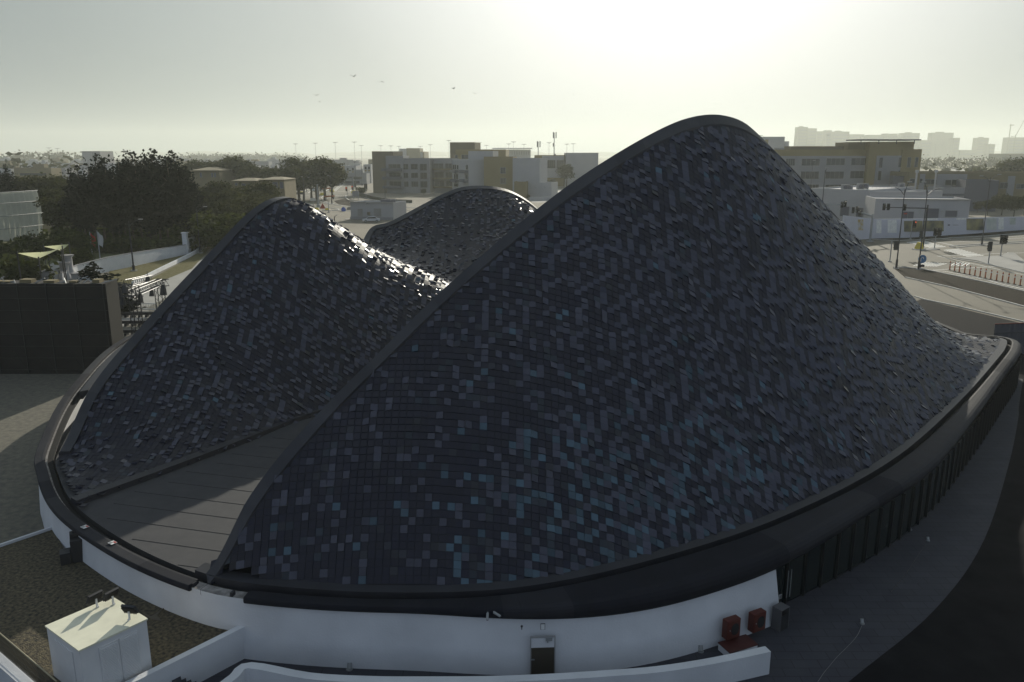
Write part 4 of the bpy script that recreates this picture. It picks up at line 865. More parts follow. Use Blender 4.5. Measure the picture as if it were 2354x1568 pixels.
# ---- apartment complex (middle)
AP = Block('apartment_complex', 'A2', 228, 482, 448, 480, 225, 20, m_bbrown, 'four storey white and ochre apartment complex with balconies behind the rear dune', 'apartment block', part='ochre_tower')
R = AP.root
w1 = Block('w', 'A2', 372, 478, 555, 477, 272, 16, m_bgrey, None, root=R, part='corner_block'); w2 = Block('w', 'A2', 555.5, 477.5, 830, 475, 297, 16, m_bgrey, None, root=R, part='white_block')
w3 = Block('w', 'A2', 832, 484, 874, 484, 297, 14, m_bsand, None, root=R, part='recessed_block'); w4 = Block('w', 'A2', 870, 480, 1068, 478, 297, 16, m_bgrey, None, root=R, part='middle_block')
w5 = Block('w', 'A2', 1045, 512, 1305, 510, 130, 22, m_bbrown, None, root=R, part='stair_tower'); w6 = Block('w', 'A2', 1105, 508, 1630, 506, 205, 30, m_byel, None, root=R, part='ochre_block')
w7 = Block('w', 'A2', 1068, 470, 1240, 440, 308, 16, m_bwhite, None, root=R, ytr=300, part='balcony_block'); w8 = Block('w', 'A2', 1238, 446, 1495, 444, 222, 18, m_bwhite, None, root=R, part='tall_block')
w9 = Block('w', 'A2', 1400, 438, 1705, 436, 280, 18, m_byel, None, root=R, part='ochre_end_block'); w10 = Block('w', 'A2', 1702, 434, 1985, 430, 295, 18, m_bwhite, None, root=R, part='white_end_block')
w11 = Block('w', 'A2', 1718, 425, 1842, 424, 541, 10, m_byel, None, root=R, part='ochre_annex')
for q in [(555, 357, 607, 413, 2), (637, 357, 707, 413, 2), (732, 357, 803, 425, 2), (557, 450, 608, 503, 2), (640, 450, 710, 503, 2), (735, 448, 806, 513, 2), (560, 540, 612, 595, 2), (643, 540, 713, 595, 3), (737, 538, 808, 603, 2)]: w2.window(*q[:4], mull=q[4])
for q in [(403, 360, 528, 400), (408, 450, 530, 515), (412, 540, 535, 600)]: w1.window(*q, mull=3)
for q in [(877, 352, 975, 418), (997, 352, 1066, 418), (882, 443, 980, 508), (1000, 445, 1068, 510), (885, 530, 985, 600), (1003, 535, 1070, 600)]: w4.window(*q, mull=2)
w6.window(1168, 262, 1236, 303, 2); w6.window(1100, 265, 1125, 300, 1)
for q in [(1298, 335, 1342, 382), (1300, 445, 1345, 492)]: w8.window(*q, mull=2)
for q in [(1575, 395, 1628, 455), (1575, 507, 1630, 563)]: w9.window(*q, mull=2)
for q in [(1075, 365, 1090, 410), (1095, 365, 1110, 410), (1120, 370, 1134, 412), (1213, 370, 1235, 415), (1090, 465, 1106, 515), (1112, 465, 1130, 515), (1208, 470, 1232, 515), (1090, 560, 1130, 590)]: w7.window(*q, mull=1)
for b_, q in ((w1, (335, 402, 540, 432)), (w1, (345, 490, 545, 520)), (w1, (350, 585, 550, 612)), (w4, (875, 405, 1070, 420)), (w4, (877, 500, 1072, 516)), (w4, (880, 590, 1075, 606)), (w7, (1085, 415, 1136, 445)), (w7, (1180, 418, 1238, 452)), (w7, (1085, 515, 1140, 545)), (w7, (1180, 515, 1240, 545))):
    b_.slab(q[0], q[1], q[2], q[3], 2.2, m_bdark if q[3] - q[1] > 20 else m_bsand, 'balcony')
# fence round the apartment plot
wall_run('garden_fence', 'A1', [(1268, 880, 830), (1290, 900, 850), (1340, 930, 870), (1500, 965, 915), (1700, 995, 950), (1900, 1015, 975), (2150, 1030, 985)], 'curving dark green screen fence on a white kerb in front of the apartments', 'fence', mat('green screen fence', (0.06, 0.065, 0.04), .9), th=.2, cap=m_bdark)
# ---- white substation in the middle
SB = Block('substation', 'A1', 1178, 283, 1853, 279, 1016, 12, m_bwhite, 'long low white substation with twin doors and a pale roof edge beyond the rear dune', 'substation', ytr=1006)
SB.slab(1172, 1008, 1858, 1026, .3, m_path, 'roof_edge'); SB.slab(1180, 1240, 1855, 1290, .12, m_bgrey, 'plinth'); SB.slab(1295, 1120, 1375, 1240, .1, m_path, 'double_door'); SB.slab(1550, 1115, 1665, 1240, .1, m_path, 'double_door'); SB.slab(1455, 1172, 1495, 1215, .6, m_bbrown, 'vent_unit')
for x in (1200, 1448, 1830): SB.slab(x - 8, 1035, x + 8, 1052, .5, m_galv, 'wall_lamp')
b = Block('shipping_kiosk', 'A1', 1805, 284, 1888, 286, 978, 5, m_bdark, 'dark boxy kiosk beside the right end of the white substation', 'kiosk'); b.slab(1800, 974, 1892, 990, .2, m_bgrey, 'roof_edge')
# white block and wall right of the rear dune
b = Block('utility_building', 'A2', 1842, 432, 2110, 428, 550, 14, m_bwhite, 'plain white cube building standing against the ochre end of the apartments', 'utility building'); b.slab(1845, 615, 1862, 680, .2, m_bbrown, 'door'); 
for x in (1952, 2040, 2095): b.slab(x - 6, 595, x + 6, 610, .5, m_galv, 'wall_lamp')
wall_run('boundary_wall', 'A2', [(1880, 745, 705), (2130, 740, 700)], 'low white boundary wall in front of the plain white cube building', 'wall', m_bwhite)
# school right of it (behind ridge)
b = Block('glazed_school_block', 'A2', 1930, 585, 2242, 580, 265, 25, m_byel, 'pale school block with two big dark glazed walls right of the apartments', 'school'); b.slab(2010, 272, 2242, 500, .2, m_bwhite, 'white_panel')
b.window(2022, 318, 2150, 400, 6, out=.3); b.window(2165, 318, 2300, 400, 6, out=.3); b2 = Block('w', 'A2', 2262, 575, 2600, 575, 240, 22, m_bwhite, None, root=b.root, part='right_wing')
wall_run('picket_fence', 'A2', [(2000, 575, 560), (2150, 560, 540), (2354, 585, 560), (2500, 600, 575)], 'long white picket fence round the green pitch of the glazed school', 'fence', m_galv, th=.1)
zone('sports_lawn', [KG('A2', x, y) for x, y in [(2150, 560), (2200, 510), (2600, 515), (2600, 590), (2354, 580)]], .02, mat('sports grass', (.14, .16, .03), .9))
zone('light_street', [KG('A2', x, y) for x, y in [(1990, 600), (2354, 640), (2700, 640), (2900, 760), (1900, 760)]], .02, m_path)
# hazy blocks behind
b = Block('distant_block', 'A2', 455, 1100, 775, 1100, 228, 60, m_bsand, 'pale sand coloured stepped block fading in haze behind the left apartments', 'building'); Block('w', 'A2', 515, 1096, 590, 1096, 197, 30, m_bwhite, None, root=b.root, part='roof_house'); Block('w', 'A2', 590, 1095, 730, 1095, 192, 40, m_bsand, None, root=b.root, part='roof_house'); b.slab(600, 235, 760, 290, 1, m_bwhite, 'facade_panel')
b = Block('terminal_building', 'A2', 1520, 1100, 1890, 1100, 206, 60, m_bwhite, 'hazy white terminal with a thin overhanging roof behind the apartments', 'terminal'); b.slab(1490, 190, 1905, 200, 14, m_bwhite, 'overhanging_roof'); 
for k in range(14): b.slab(1540 + k * 25, 225, 1552 + k * 25, 262, .6, m_bgrey, 'window_bay')
# ---- right: three storey school
Y0 = 372
SC = Block('three_storey_school', 'F3', 300, Y0, 1085, Y0, 275, 24, m_byel, 'three storey school with ochre parapet and rows of dark windows on the right', 'school', part='main_block')
SC.slab(300, 322, 1085, 620, .3, m_bgrey, 'white_facade')
for q in [(450, 343, 515, 392), (567, 343, 697, 392), (750, 340, 883, 388), (933, 337, 1062, 388), (560, 437, 692, 490), (742, 437, 875, 488), (925, 433, 1055, 485), (600, 533, 690, 580), (740, 535, 870, 580), (918, 530, 1050, 580)]: SC.window(*q, mull=4, out=.3)
t2 = Block('w', 'F3', 1070, Y0 - 3, 1312, Y0 - 3, 218, 26, m_byel, None, root=SC.root, part='stair_tower'); t2.slab(1120, 320, 1309, 560, .3, m_bgrey, 'white_panel')
t3 = Block('w', 'F3', 1311, Y0 - 3.5, 1455, Y0 - 3.5, 272, 24, m_byel, None, root=SC.root, part='end_block'); t4 = Block('w', 'F3', 1300, Y0 + 2, 1398, Y0 + 2, 216, 20, m_byel, None, root=SC.root, part='upper_end'); t5 = Block('w', 'F3', 917, Y0 + 2, 1070, Y0 + 2, 220, 16, m_bsand, None, root=SC.root, part='roof_house')
for q in [(1140, 335, 1163, 408), (1130, 433, 1152, 500), (1283, 333, 1305, 405), (1280, 430, 1302, 465)]: t2.window(*q, mull=1, out=.3)
for q in [(1350, 333, 1373, 405), (1405, 333, 1427, 403)]: t3.window(*q, mull=1)
b = Block('w', 'F3', 490, Y0 + 8, 915, Y0 + 8, 250, 10, m_bbrown, None, root=SC.root, part='roof_plant'); b = Block('w', 'F3', 395, Y0 + 2, 440, Y0 + 2, 262, 6, m_bgrey, None, root=SC.root, part='roof_plant')
b = MB(); q = [KD('F3', x, y, Y0 + d) for x, y, d in ((1050, 205, -3), (1310, 205, -3), (1316, 217, -10), (1035, 199, 10))]; zc = KD('F3', 1180, 204, Y0).z
cx_ = KD('F3', 1180, 204, Y0).x; b.box((cx_, Y0 + 2, zc), (28, 14, .5)); b.build('roof_canopy', m_bdark, SC.root); b = MB()
for sx in (-12, -4, 4, 12): b.tube([(cx_ + sx, Y0 - 3, t2.top - 1), (cx_ + sx, Y0 - 3, zc)], .2, 5)
b.build('canopy_posts', m_post, SC.root)
# low school wing on the far right
LW = Block('low_school_wing', 'F3', 1360, 345, 2400, 338, 442, 26, m_bsand, 'long two storey wing with sand and white panels behind the right hand trees', 'school wing', ytr=462)
for q in ((1440, 455, 1478, 700), (1568, 455, 1788, 700), (2090, 470, 2142, 700)): LW.slab(*q, .3, m_bgrey, 'white_panel')
for q in ((1475, 495, 1560, 530, 2), (1365, 490, 1400, 520, 1), (1625, 500, 1668, 535, 1), (1674, 498, 1770, 536, 3), (2030, 520, 2085, 560, 2), (2150, 530, 2206, 562, 2), (1437, 490, 1455, 520, 1)): LW.window(*q[:4], mull=q[4], out=.35)
b = Block('w', 'F3', 1780, 325, 2025, 322, 500, 14, m_bdark, None, root=LW.root, part='dark_box'); b = Block('w', 'F3', 1600, 326, 1790, 325, 556, 14, m_bgrey, None, root=LW.root, part='grey_porch'); b.slab(1605, 600, 1785, 616, .2, m_bdark, 'dark_opening')
b = Block('w', 'F3', 1243, 352, 1366, 350, 470, 10, m_bdark, None, root=LW.root, part='dark_store')
# white service buildings near the junction
S2 = Block('rear_service_building', 'A4', 120, 276, 735, 262, 88, 40, m_bwhite, 'larger flat roofed white service building with rooftop air conditioners beside the junction', 'service building', ytr=132, part='wall'); S2b = Block('w', 'A4', 735.5, 262, 1500, 272, 128, 30, m_bwhite, None, root=S2.root, part='right_wall')
S2.window(430, 280, 520, 380, 1, name='shutter', mt=m_bdark); S2.window(597, 295, 668, 395, 1, name='shutter', mt=m_bdark)
S1 = Block('front_service_building', 'A4', 796, 240, 1796, 234, 195, 16, m_bwhite, 'smaller white service building with three dark openings just behind the printed hoarding', 'service building', ytr=185)
S1.window(1078, 335, 1195, 408, 2, name='door', mt=m_bdark); S1.window(1325, 302, 1460, 408, 1, name='shutter', mt=m_bdark); S1.window(1532, 325, 1652, 388, 1, name='vent_shutter', mt=m_bdark)
S1.slab(1092, 348, 1125, 362, .12, mat('red sign', (.4, .05, .02), .7), 'red_notice'); 
for x, y in ((1265, 333), (1495, 330)): S1.slab(x - 9, y - 9, x + 9, y + 9, .3, m_lampw, 'wall_lamp')
S1.slab(1000, 196, 1796, 204, .35, m_path, 'roof_edge')
def ac(c, x, y, Y, label):
    p = KD(c, x, y, Y); t = empty('air_conditioner', p, label, 'air conditioner', 'rooftop air conditioners'); b = MB(); b.box((0, 0, .9), (2.2, 1.1, 1.8)); b.build('casing', m_bgrey, t, local=True); b = MB(); b.tube([(0, -.56, .9), (0, -.62, .9)], .7, 12); b.build('fan_grille', m_bdark, t, local=True)
    b = MB(); b.box((-.9, 0, 0), (.15, 1.1, .3)); b.box((.9, 0, 0), (.15, 1.1, .3)); b.build('feet', m_galv, t, local=True)
for x, y, Y, l in ((630, 96, 280, 'left air conditioner of a pair on the rear white service roof'), (680, 94, 280, 'right air conditioner of a pair on the rear white service roof'), (1062, 86, 290, 'lone air conditioner near the middle of the rear white service roof'), (468, 108, 274, 'low grey roof unit left of the air conditioner pair'), (512, 110, 274, 'second low grey roof unit just left of the air conditioner pair')): ac('A4', x, y, Y, l)
def roofrail(c, pts, Y, label):
    P = [KD(c, x, y, Yy) for x, y, Yy in pts]; t = empty('roof_railing', P[0], label, 'railing'); b = MB()
    for dz in (0, .7): b.tube([p + Vector((0, 0, 1.6 - dz)) for p in P], .06, 5)
    b.build('rails', m_galv, t); b = MB()
    for i in range(len(P) - 1):
        for k in range(6): q = P[i].lerp(P[i + 1], k / 6); b.tube([q, q + Vector((0, 0, 1.6))], .05, 4)
    b.build('posts', m_galv, t)
roofrail('A4', [(760, 96, 286), (1000, 100, 288), (1240, 104, 289), (1480, 110, 290)], 0, 'galvanised safety railing along the roof of the rear white service building')
for k, x in enumerate((1208, 1410)):
    p = KD('A4', x, 112, 286); b = MB(); b.tube([p, p + Vector((0, 0, 6.2))], .3, 8); b.tube([p + Vector((0, 0, 6.2)), p + Vector((0, 0, 7.1))], .6, 8); tag(b.build('vent_pipe', m_bwhite), ('left' if k == 0 else 'right') + ' white mushroom vent pipe on the rear service building roof', 'vent pipe', 'rooftop vent pipes')
# printed hoarding
m_hoard = mat('white hoarding board', (0.55, 0.55, 0.60), .6, var=.05, scale=.3)
HB, HP, HZ = wall_run('printed_hoarding', 'A4', [(430, 640, 372), (775, 618, 412), (1100, 612, 408), (1760, 572, 398), (2354, 528, 385), (2600, 512, 378)], 'long white site hoarding with printed landscape panels along the far kerb', 'hoarding', m_hoard, th=.25)
m_img = mat('printed landscape', (.05, .05, .045), .6, c2=(.32, .28, .12), scale=.35, detail=9); m_img2 = mat('pale printed picture', (.35, .40, .36), .6, c2=(.62, .62, .58), scale=.4)
m_gold = mat('gold print', (.42, .30, .08), .6, c2=(.5, .5, .52), scale=1.2)
def hoard(q, name, m_, seg=None):
    x0, y0, x1, y1 = q
    for i in range(len(HP) - 1):
        A_, B_ = HP[i], HP[i + 1]; t = (B_ - A_).normalized(); n = Vector((t.y, -t.x, 0)); t = Vector((t.x, t.y, 0)); res = []
        for x, y in ((x0, y0), (x1, y0), (x1, y1), (x0, y1)):
            d = Vector(ray(*K('A4', x, y))); k = Vector((A_.x, A_.y, 0)).dot(n) / d.dot(n); w_ = Vector((0, 0, CAMH)) + d * k; res.append(w_)
        if (res[0] - A_).dot(t) >= -.3 and (res[0] - A_).dot(t) < (B_ - A_).length:
            b = MB(); f = [r + n * .16 for r in res]; g = [r + n * .131 for r in res]
            for r in f + g: r.z = max(r.z, .2)
            b.mesh(g + f, [(4, 5, 6, 7), (0, 1, 5, 4), (1, 2, 6, 5), (2, 3, 7, 6), (3, 0, 4, 7)]); return b.build(name, m_, HB)
for q, nm, m_ in (((1090, 432, 1285, 545), 'landscape_print', m_img), ((1290, 430, 1505, 540), 'landscape_print', m_img), ((1745, 408, 1925, 528), 'landscape_print', m_img), ((605, 415, 660, 530), 'gold_motif_print', m_gold), ((800, 425, 852, 560), 'pale_print', m_line), ((918, 422, 1012, 555), 'pale_print', m_line),
                 ((1955, 402, 2060, 525), 'pale_print', m_img2), ((2080, 400, 2135, 520), 'pale_print', m_line), ((2200, 398, 2260, 470), 'pale_print', m_img2), ((1548, 468, 1570, 482), 'small_logo', m_bdark), ((1600, 472, 1660, 478), 'small_text', m_bgrey), ((1640, 402, 1740, 418), 'top_strip', m_line), ((1310, 405, 1440, 420), 'top_strip', m_line)): hoard(q, nm, m_)
# lamps right
lamp_px('A4', 1010, 938, 100, [(-140, -25), (45, -75)], 'tall dark street lamp nearest the dune slope, left of the bed of soil')
lamp_px('A4', 1243, 948, 105, [(158, -20), (-55, -78)], 'tall dark street lamp standing on the tip of the soil bed')
lamp_px('F3', 1893, 982, 480, [(-77, -10), (68, -20)], 'tall dark double street lamp on the far median at right')
lamp_px('F3', 690, 1000, 425, [(14, -14)], 'dark lamp post rising behind the dune left of the white service buildings')
lamp_px('F3', 612, 800, 365, [(10, -8)], 'thin lamp post in front of the school windows', r=.1)
for k, (x, yb, yt, ar) in enumerate(((1500, 440, 225, [(-73, 13), (77, 13)]), (2008, 440, 220, [(-76, 15), (89, 15)]), (1462, 400, 258, [(-30, 5), (10, 5)]), (1735, 425, 285, [(-38, 8)]), (1998, 400, 330, [(-45, 5)]))):
    lamp_px('A3', x, yb, yt, ar, ['hazy double arm lamp just right of the school roof', 'hazy double arm lamp under the second tower block', 'faint short lamp left of the double arm lamp', 'faint lamp between the two double arm lamps', 'faint single arm lamp at the roadside under the towers'][k], mt=m_galv, group='hazy lamps on the far highway', r=.25)
lamp_px('A3', 2305, 458, 312, [(12, 0)], 'dark single floodlight pole by the dark tree at far right')
def post_to(c, xb, yb, xt, yt, label, name, cat, group, r=.1, mt=None, head=None):
    p = KG(c, xb, yb); z = KD(c, xt, yt, p.y).z; t = empty(name, p, label, cat, group); b = MB(); b.tube([(0, 0, 0), (0, 0, z)], [r, r * .7], 8); b.build('post', mt or m_galv, t, local=True); return t, z
# signals right
signal_px('A4', 1290, 728, 262, [(840, 285), (885, 285), (1055, 290)], 'gantry traffic light with a long mast arm over the junction at right', arm=(845, 288, 300), r=.2, mt=m_post)
signal_px('A4', 735, 650, 355, [(530, 320), (570, 312), (603, 350)], 'gantry traffic light with a sunlit mast arm close to the dune slope', arm=(540, 322, 385), r=.3)
signal_px('A4', 250, 640, 240, [(410, 262), (442, 252)], 'traffic light heads poking out from behind the dune slope', arm=(450, 262, 262), r=.2)
for q in (((943, 862), 630, [(985, 688)], 'black traffic light beside the left tall lamp at the dune slope', False), ((1412, 722), 505, [(1400, 545), (1450, 548)], 'double headed traffic light beside the zebra crossing and yellow base', False), ((1160, 626), 440, [(1190, 466)], 'traffic light showing red in front of the printed hoarding', True),
          ((1262, 640), 545, [(1258, 575)], 'black traffic light directly above the yellow base', False), ((1977, 888), 645, [(1958, 698)], 'black traffic light on the corner pavement at right', False), ((2106, 806), 575, [(2095, 625), (2128, 625)], 'double headed traffic light at the corner pavement tip', False)):
    signal_px('A4', q[0][0], q[0][1], q[1], q[2], q[3], q[4], face=1 if 'black traffic light' in q[3] else -1, s=1.25)
def yellow_base(c, x, y, h, label, r=1.1):
    p = KG(c, x, y); t = empty('barrier_base', p, label, 'barrier base', 'yellow pole protection bases'); b = MB(); b.tube([(0, 0, 0), (0, 0, h * .35), (0, 0, h)], [r, r * .85, r * .5], 10); b.build('concrete_body', m_yel, t, local=True); b = MB(); b.tube([(0, 0, 0), (0, 0, .14)], r * 1.2, 10); b.build('plinth', m_kerb, t, local=True)
yellow_base('A4', 1250, 730, 1.7, 'bulky yellow pole protection base on the traffic island at right', 1.1)
t, z = post_to('A4', 1262, 932, 1272, 800, 'blue round u-turn sign on a post beside the second tall lamp', 'road_sign', 'road sign', 'road signs')
b = MB(); b.tube([(0.15, -.12, z - .6), (0.15, -.16, z - .6)], .85, 16); d_ = b.build('sign_disc', mat('blue sign', (.04, .16, .32), .5), t, local=True); b = MB(); b.tube([(-.12, -.19, z - 1.05), (-.12, -.19, z - .45), (.05, -.19, z - .25), (.3, -.19, z - .3), (.4, -.19, z - .6)], .07, 5); b.build('arrow', m_line, d_, local=True); b = MB(); b.box((.2, -.1, z - 1.95), (1.1, .1, .5)); b.build('lower_plate', m_post, t, local=True)
m_or = mat('orange plastic', (.42, .11, .03), .6); bol = None
for k, (x, y) in enumerate([(1572, 948), (1622, 960), (1672, 972), (1727, 985), (1780, 998), (1835, 1010), (1890, 1022), (1945, 1033), (2003, 1046), (2063, 1060), (2123, 1073), (2185, 1085), (2249, 1098), (2312, 1112)]):
    p = KG('A4', x, y)
    if bol is None:
        bol = empty('lane_bollard', p); b = MB(); b.tube([(0, 0, .1), (0, 0, 1.75)], [.13, .1], 8); po = b.build('tube', m_or, bol, local=True); b = MB(); b.tube([(0, 0, 1.2), (0, 0, 1.4)], .125, 8); b.build('reflective_band', m_line, po, local=True); b = MB(); b.tube([(0, 0, 0), (0, 0, .1)], .3, 10); b.build('foot', m_post, bol, local=True); o = bol
    else: o = copy_tree(bol); o.location = p
    tag(o, 'orange lane bollard in the curved row on the road at right', 'bollard', 'row of orange lane bollards')
# skyline
m_sky = mat('tower concrete', (0.17, 0.165, 0.11), .9)
labs = ['leftmost tall stepped tower of the hazy skyline', 'second tower of the hazy skyline, slightly lower', 'narrow hazy block right of the two tall skyline towers', 'small raised hazy block in the long skyline row', 'wide hazy block in the middle of the left skyline row', 'low wide hazy block left of the notched rooftops', 'small hazy rooftop notch left of centre in the skyline', 'hazy flat block between two rooftop notches', 'narrow hazy block with raised roof above the school canopy', 'hazy block just right of the raised narrow roof', 'small raised hazy block left of the wide end block', 'hazy slab joining the end block of the skyline row', 'wide hazy end block of the skyline row above the school tower', 'low hazy podium left of the unfinished tower', 'unfinished hazy tower with open floor slabs', 'lower hazy annex right of the unfinished tower', 'very low hazy buildings between two towers', 'hazy squarish tower in the gap at right', 'low hazy annex right of the squarish tower', 'large hazy block at the right picture edge', 'nearer brown block under the right edge tower']
for k, (x0, x1, yt) in enumerate([(540, 613, 108), (614, 679, 118), (680, 749, 140), (750, 789, 132), (790, 919, 142), (920, 1029, 162), (1030, 1059, 172), (1060, 1179, 166), (1180, 1209, 156), (1210, 1239, 164), (1240, 1274, 157), (1275, 1309, 168), (1310, 1439, 153), (1440, 1529, 205), (1530, 1689, 150), (1690, 1735, 188), (1736, 1864, 278), (1865, 1949, 188), (1950, 1994, 235), (2090, 2300, 185), (2035, 2300, 305)]):
    Yk = 3700 + (k % 3) * 110 if k != 20 else 1600
    bl = Block('hazy_tower', 'F3', x0, Yk, x1, Yk, yt, 40, m_sky, labs[k] if labs[k] else None, 'tower block', 'hazy skyline towers', parapet=0)
    bl.obj.name = 'tower_body'
    H_ = bl.top; nf_ = max(2, int(H_ / 14)); wd = (bl.p1 - bl.p0).length; b = MB()
    for j in range(nf_): c0 = (bl.p0 + bl.p1) / 2; b.box((c0.x, c0.y - .5, 5 + j * (H_ - 6) / nf_), (wd * (.86 if k != 14 else 1.1), 1.0, 4.4 if k != 14 else 1.2))
    b.build('window_bands' if k != 14 else 'floor_slabs', m_bdark if k != 14 else m_sky, bl.root)
    if k in (0, 4, 12, 14, 17): b = MB(); c0 = (bl.p0 + bl.p1) / 2; b.box((c0.x - wd * .1, c0.y + 12, H_ + 2), (wd * .35, 12, 4)); b.build('roof_house', m_sky, bl.root)
b = Block('pale_block', 'F3', 262, 690, 442, 690, 180, 30, m_bwhite, 'pale cube block peeking over the dune left of the skyline', 'building'); Block('w', 'F3', 442.5, 690, 474, 690, 214, 26, m_bwhite, None, root=b.root, part='side_block'); b.slab(295, 200, 320, 262, .5, m_byel, 'ochre_stripe')
def crane(c, xb, yb, xt, yt, jib, label):
    p = KD(c, xb, yb, 3600); z0 = 0; z1 = KD(c, xt, yt, 3600).z; t = empty('tower_crane', (p.x, 3600, 0), label, 'crane', 'far cranes'); b = MB(); b.tube([(0, 0, 0), (0, 0, z1)], 2.2, 4); b.build('mast', m_sky, t, local=True); b = MB(); b.tube([(-jib[0] * .3, 0, z1 - 8), (0, 0, z1 - 6), (jib[0], 0, z1 + jib[1])], 1.8, 4); b.build('jib', m_sky, t, local=True)
crane('F3', 2082, 290, 2082, 85, (14, -5), 'thin upright crane mast left of the right edge tower'); crane('F3', 2128, 290, 2130, 165, (65, 150), 'luffing crane with raised jib over the right edge tower')
# trees far right and along roads
for k, (x, yb, yt, ws) in enumerate([(1870, 660, 590, 1.0), (1935, 740, 640, 1.1), (2040, 740, 600, 1.1), (2130, 750, 615, 1.1), (2206, 755, 600, 1.0), (1860, 720, 655, 1.0)]):
    p = KG('F3', x, yb + 20); plant('round', p, KD('F3', x, yt, p.y).z, ws * .95, 'olive broadleaf tree ' + ['at the left end of the garden by the dark box', 'second from left behind the hoarding', 'tall one in front of the dark grey box', 'right of the dark grey box', 'cut by the right picture edge', 'small and sparse at the garden corner'][k], 'tree', 'trees behind the hoarding', k)
for k, (x, yt, Y, h) in enumerate([(2150, 335, 480, 14), (2206, 330, 500, 16), (1855, 392, 700, 9), (2060, 402, 640, 7), (2000, 410, 650, 7), (1640, 405, 800, 7), (1900, 412, 560, 6)]):
    p = KD('F3', x, yt, Y); plant('round', (p.x, Y, 0), max(4, p.z), 1.3, ['dark olive tree beyond the low school wing near the right edge', 'dark olive tree cut by the right edge above the school wing', 'small tree beside the far road right of the school', 'scrubby tree on the far verge under the lamps', 'low scrubby tree left of its twin on the far verge', 'small far tree beside the school end wall', 'low bush tree directly above the school wing roof'][k], 'tree', None, k + 1)
zone('far_field', [KG('F3', x, y) for x, y in [(1455, 425), (1455, 350), (2600, 350), (2600, 425)]], .02, mat('dry far field', (.26, .23, .10), .95, c2=(.20, .18, .10), scale=.02))
zone('far_highway', [KG('F3', x, y) for x, y in [(1455, 372), (1500, 370), (1860, 432), (1700, 435)]], .04, m_path)
# ---- horizon masts
mast = None
for c, x, yt, yb in [('A1', 320, 98, 270), ('A1', 630, 88, 272), ('A1', 942, 75, 272), ('A1', 1243, 70, 290), ('A1', 1352, 125, 290), ('A1', 1657, 128, 290), ('A1', 1816, 130, 290), ('A1', 1940, 138, 290), ('A2', 840, 153, 290), ('A2', 1034, 108, 290), ('A2', 1353, 132, 290), ('A2', 1428, 160, 290), ('A2', 1660, 145, 290), ('A2', 1710, 123, 290), ('A2', 1820, 150, 290), ('A2', 2083, 132, 290), ('A2', 2270, 147, 290), ('A2', 2337, 143, 290), ('F1', 437, 205, 265), ('F1', 513, 210, 265), ('F3', 762, 165, 250), ('F3', 262, 168, 250), ('A2', 735, 170, 200)]:
    p = KD(c, x, yt, 2400); h = p.z
    if mast is None:
        mast = empty('light_mast', (p.x, 2400, 0)); b = MB(); b.tube([(0, 0, 0), (0, 0, 1)], [.8, .5], 6); b.build('mast_pole', m_galv, mast, local=True); b = MB(); b.box((0, 0, .99), (14, 4, .02)); b.box((0, 0, .965), (6, 3, .015)); b.build('lamp_ring', m_bdark, mast, local=True); o = mast
    else: o = copy_tree(mast); o.location = (p.x, 2400, 0)
    o.scale = (1, 1, h); tag(o, 'slim tall light mast standing faint on the hazy horizon', 'light mast', 'light masts on the horizon')
for x, yt, lab in ((1970, 125, 'phone mast with three panels on top above the school'), (2138, 30, 'tallest phone mast with stacked antennas above the ridge')):
    p = KD('A2', x, yt, 700); t = empty('phone_mast', (p.x, 700, 0), lab, 'phone mast'); b = MB(); b.tube([(0, 0, 0), (0, 0, p.z)], [.6, .3], 6); b.build('pole', m_galv, t, local=True); b = MB()
    for k in range(3): a = k * 2.1; b.box((1.5 * math.cos(a) , .6 * math.sin(a), p.z - 2), (.9, .5, 5))
    if yt == 30: b.box((.9, 0, p.z - 19), (1.2, 1, 3)); b.box((-.8, 0, p.z - 10), (.8, .8, 3))
    b.build('antenna_panels', m_bgrey, t, local=True)
# ---- middle lamps and signals
L_ = [(75, 890, 515, [(-18, 0), (15, 0)], 'white lamp post left of the junction beside the villa', m_galv), (292, 942, 470, [(30, -10)], 'slim lamp left of the bus sign at the near kerb', m_post), (264, 835, 440, [(-25, -12)], 'lamp post against the big tree left of the junction', m_post), (465, 1052, 636, [(95, -10), (-20, -14)], 'dark lamp post with long right arm just above the left dune crest', m_post),
      (688, 938, 545, [(-80, 8), (65, 8)], 'dark double arm lamp right of the white car', m_post), (893, 1045, 590, [(-45, 6)], 'dark lamp post on the kerb at the junction centre', m_post), (1000, 768, 436, [(30, -5)], 'lamp post on the avenue median, nearer of two', m_post), (1148, 702, 402, [(-45, -8), (45, -8)], 'double arm lamp farther up the avenue', m_post), (1272, 868, 372, [(-50, -10), (40, -10)], 'tall lamp left of the apartment fence corner', m_post), (1342, 658, 385, [(40, -8)], 'lamp on the far pavement before the ochre tower', m_post), (1368, 765, 405, [(-14, 0), (8, 0)], 'slim post with camera left of the ochre tower', m_post),
      (1730, 1002, 612, [(70, -8)], 'dark lamp post in front of the apartment balconies', m_post), (907, 832, 500, [(30, -8)], 'thin lamp behind the central junction lamp', m_post), (497, 852, 480, [(-25, -8)], 'thin lamp in front of the dark tree clump', m_post), (680, 1098, 740, [(0.5, 0)], 'thick pale camera column in front of the junction', m_galv), (845, 1182, 1012, [(4, 0)], 'short grey post near the service yard kerb', m_galv), (935, 1330, 1230, [(45, -12)], 'short dark lamp just over the crest of the left dune', m_post)]
for x, yb, yt, ar, lab, mt_ in L_: lamp_px('A1', x, yb, yt, ar, lab, mt=mt_, r=.16 if 'thick' not in lab else .45, group='lamp posts at the left junction')
lamp_px('A2', 2237, 680, 475, [(65, -15), (-50, -15)], 'double arm lamp beside the white street right of the rear dune'); lamp_px('A2', 1268, 640, 480, [(55, -10)], 'lamp in front of the white tall apartment block')
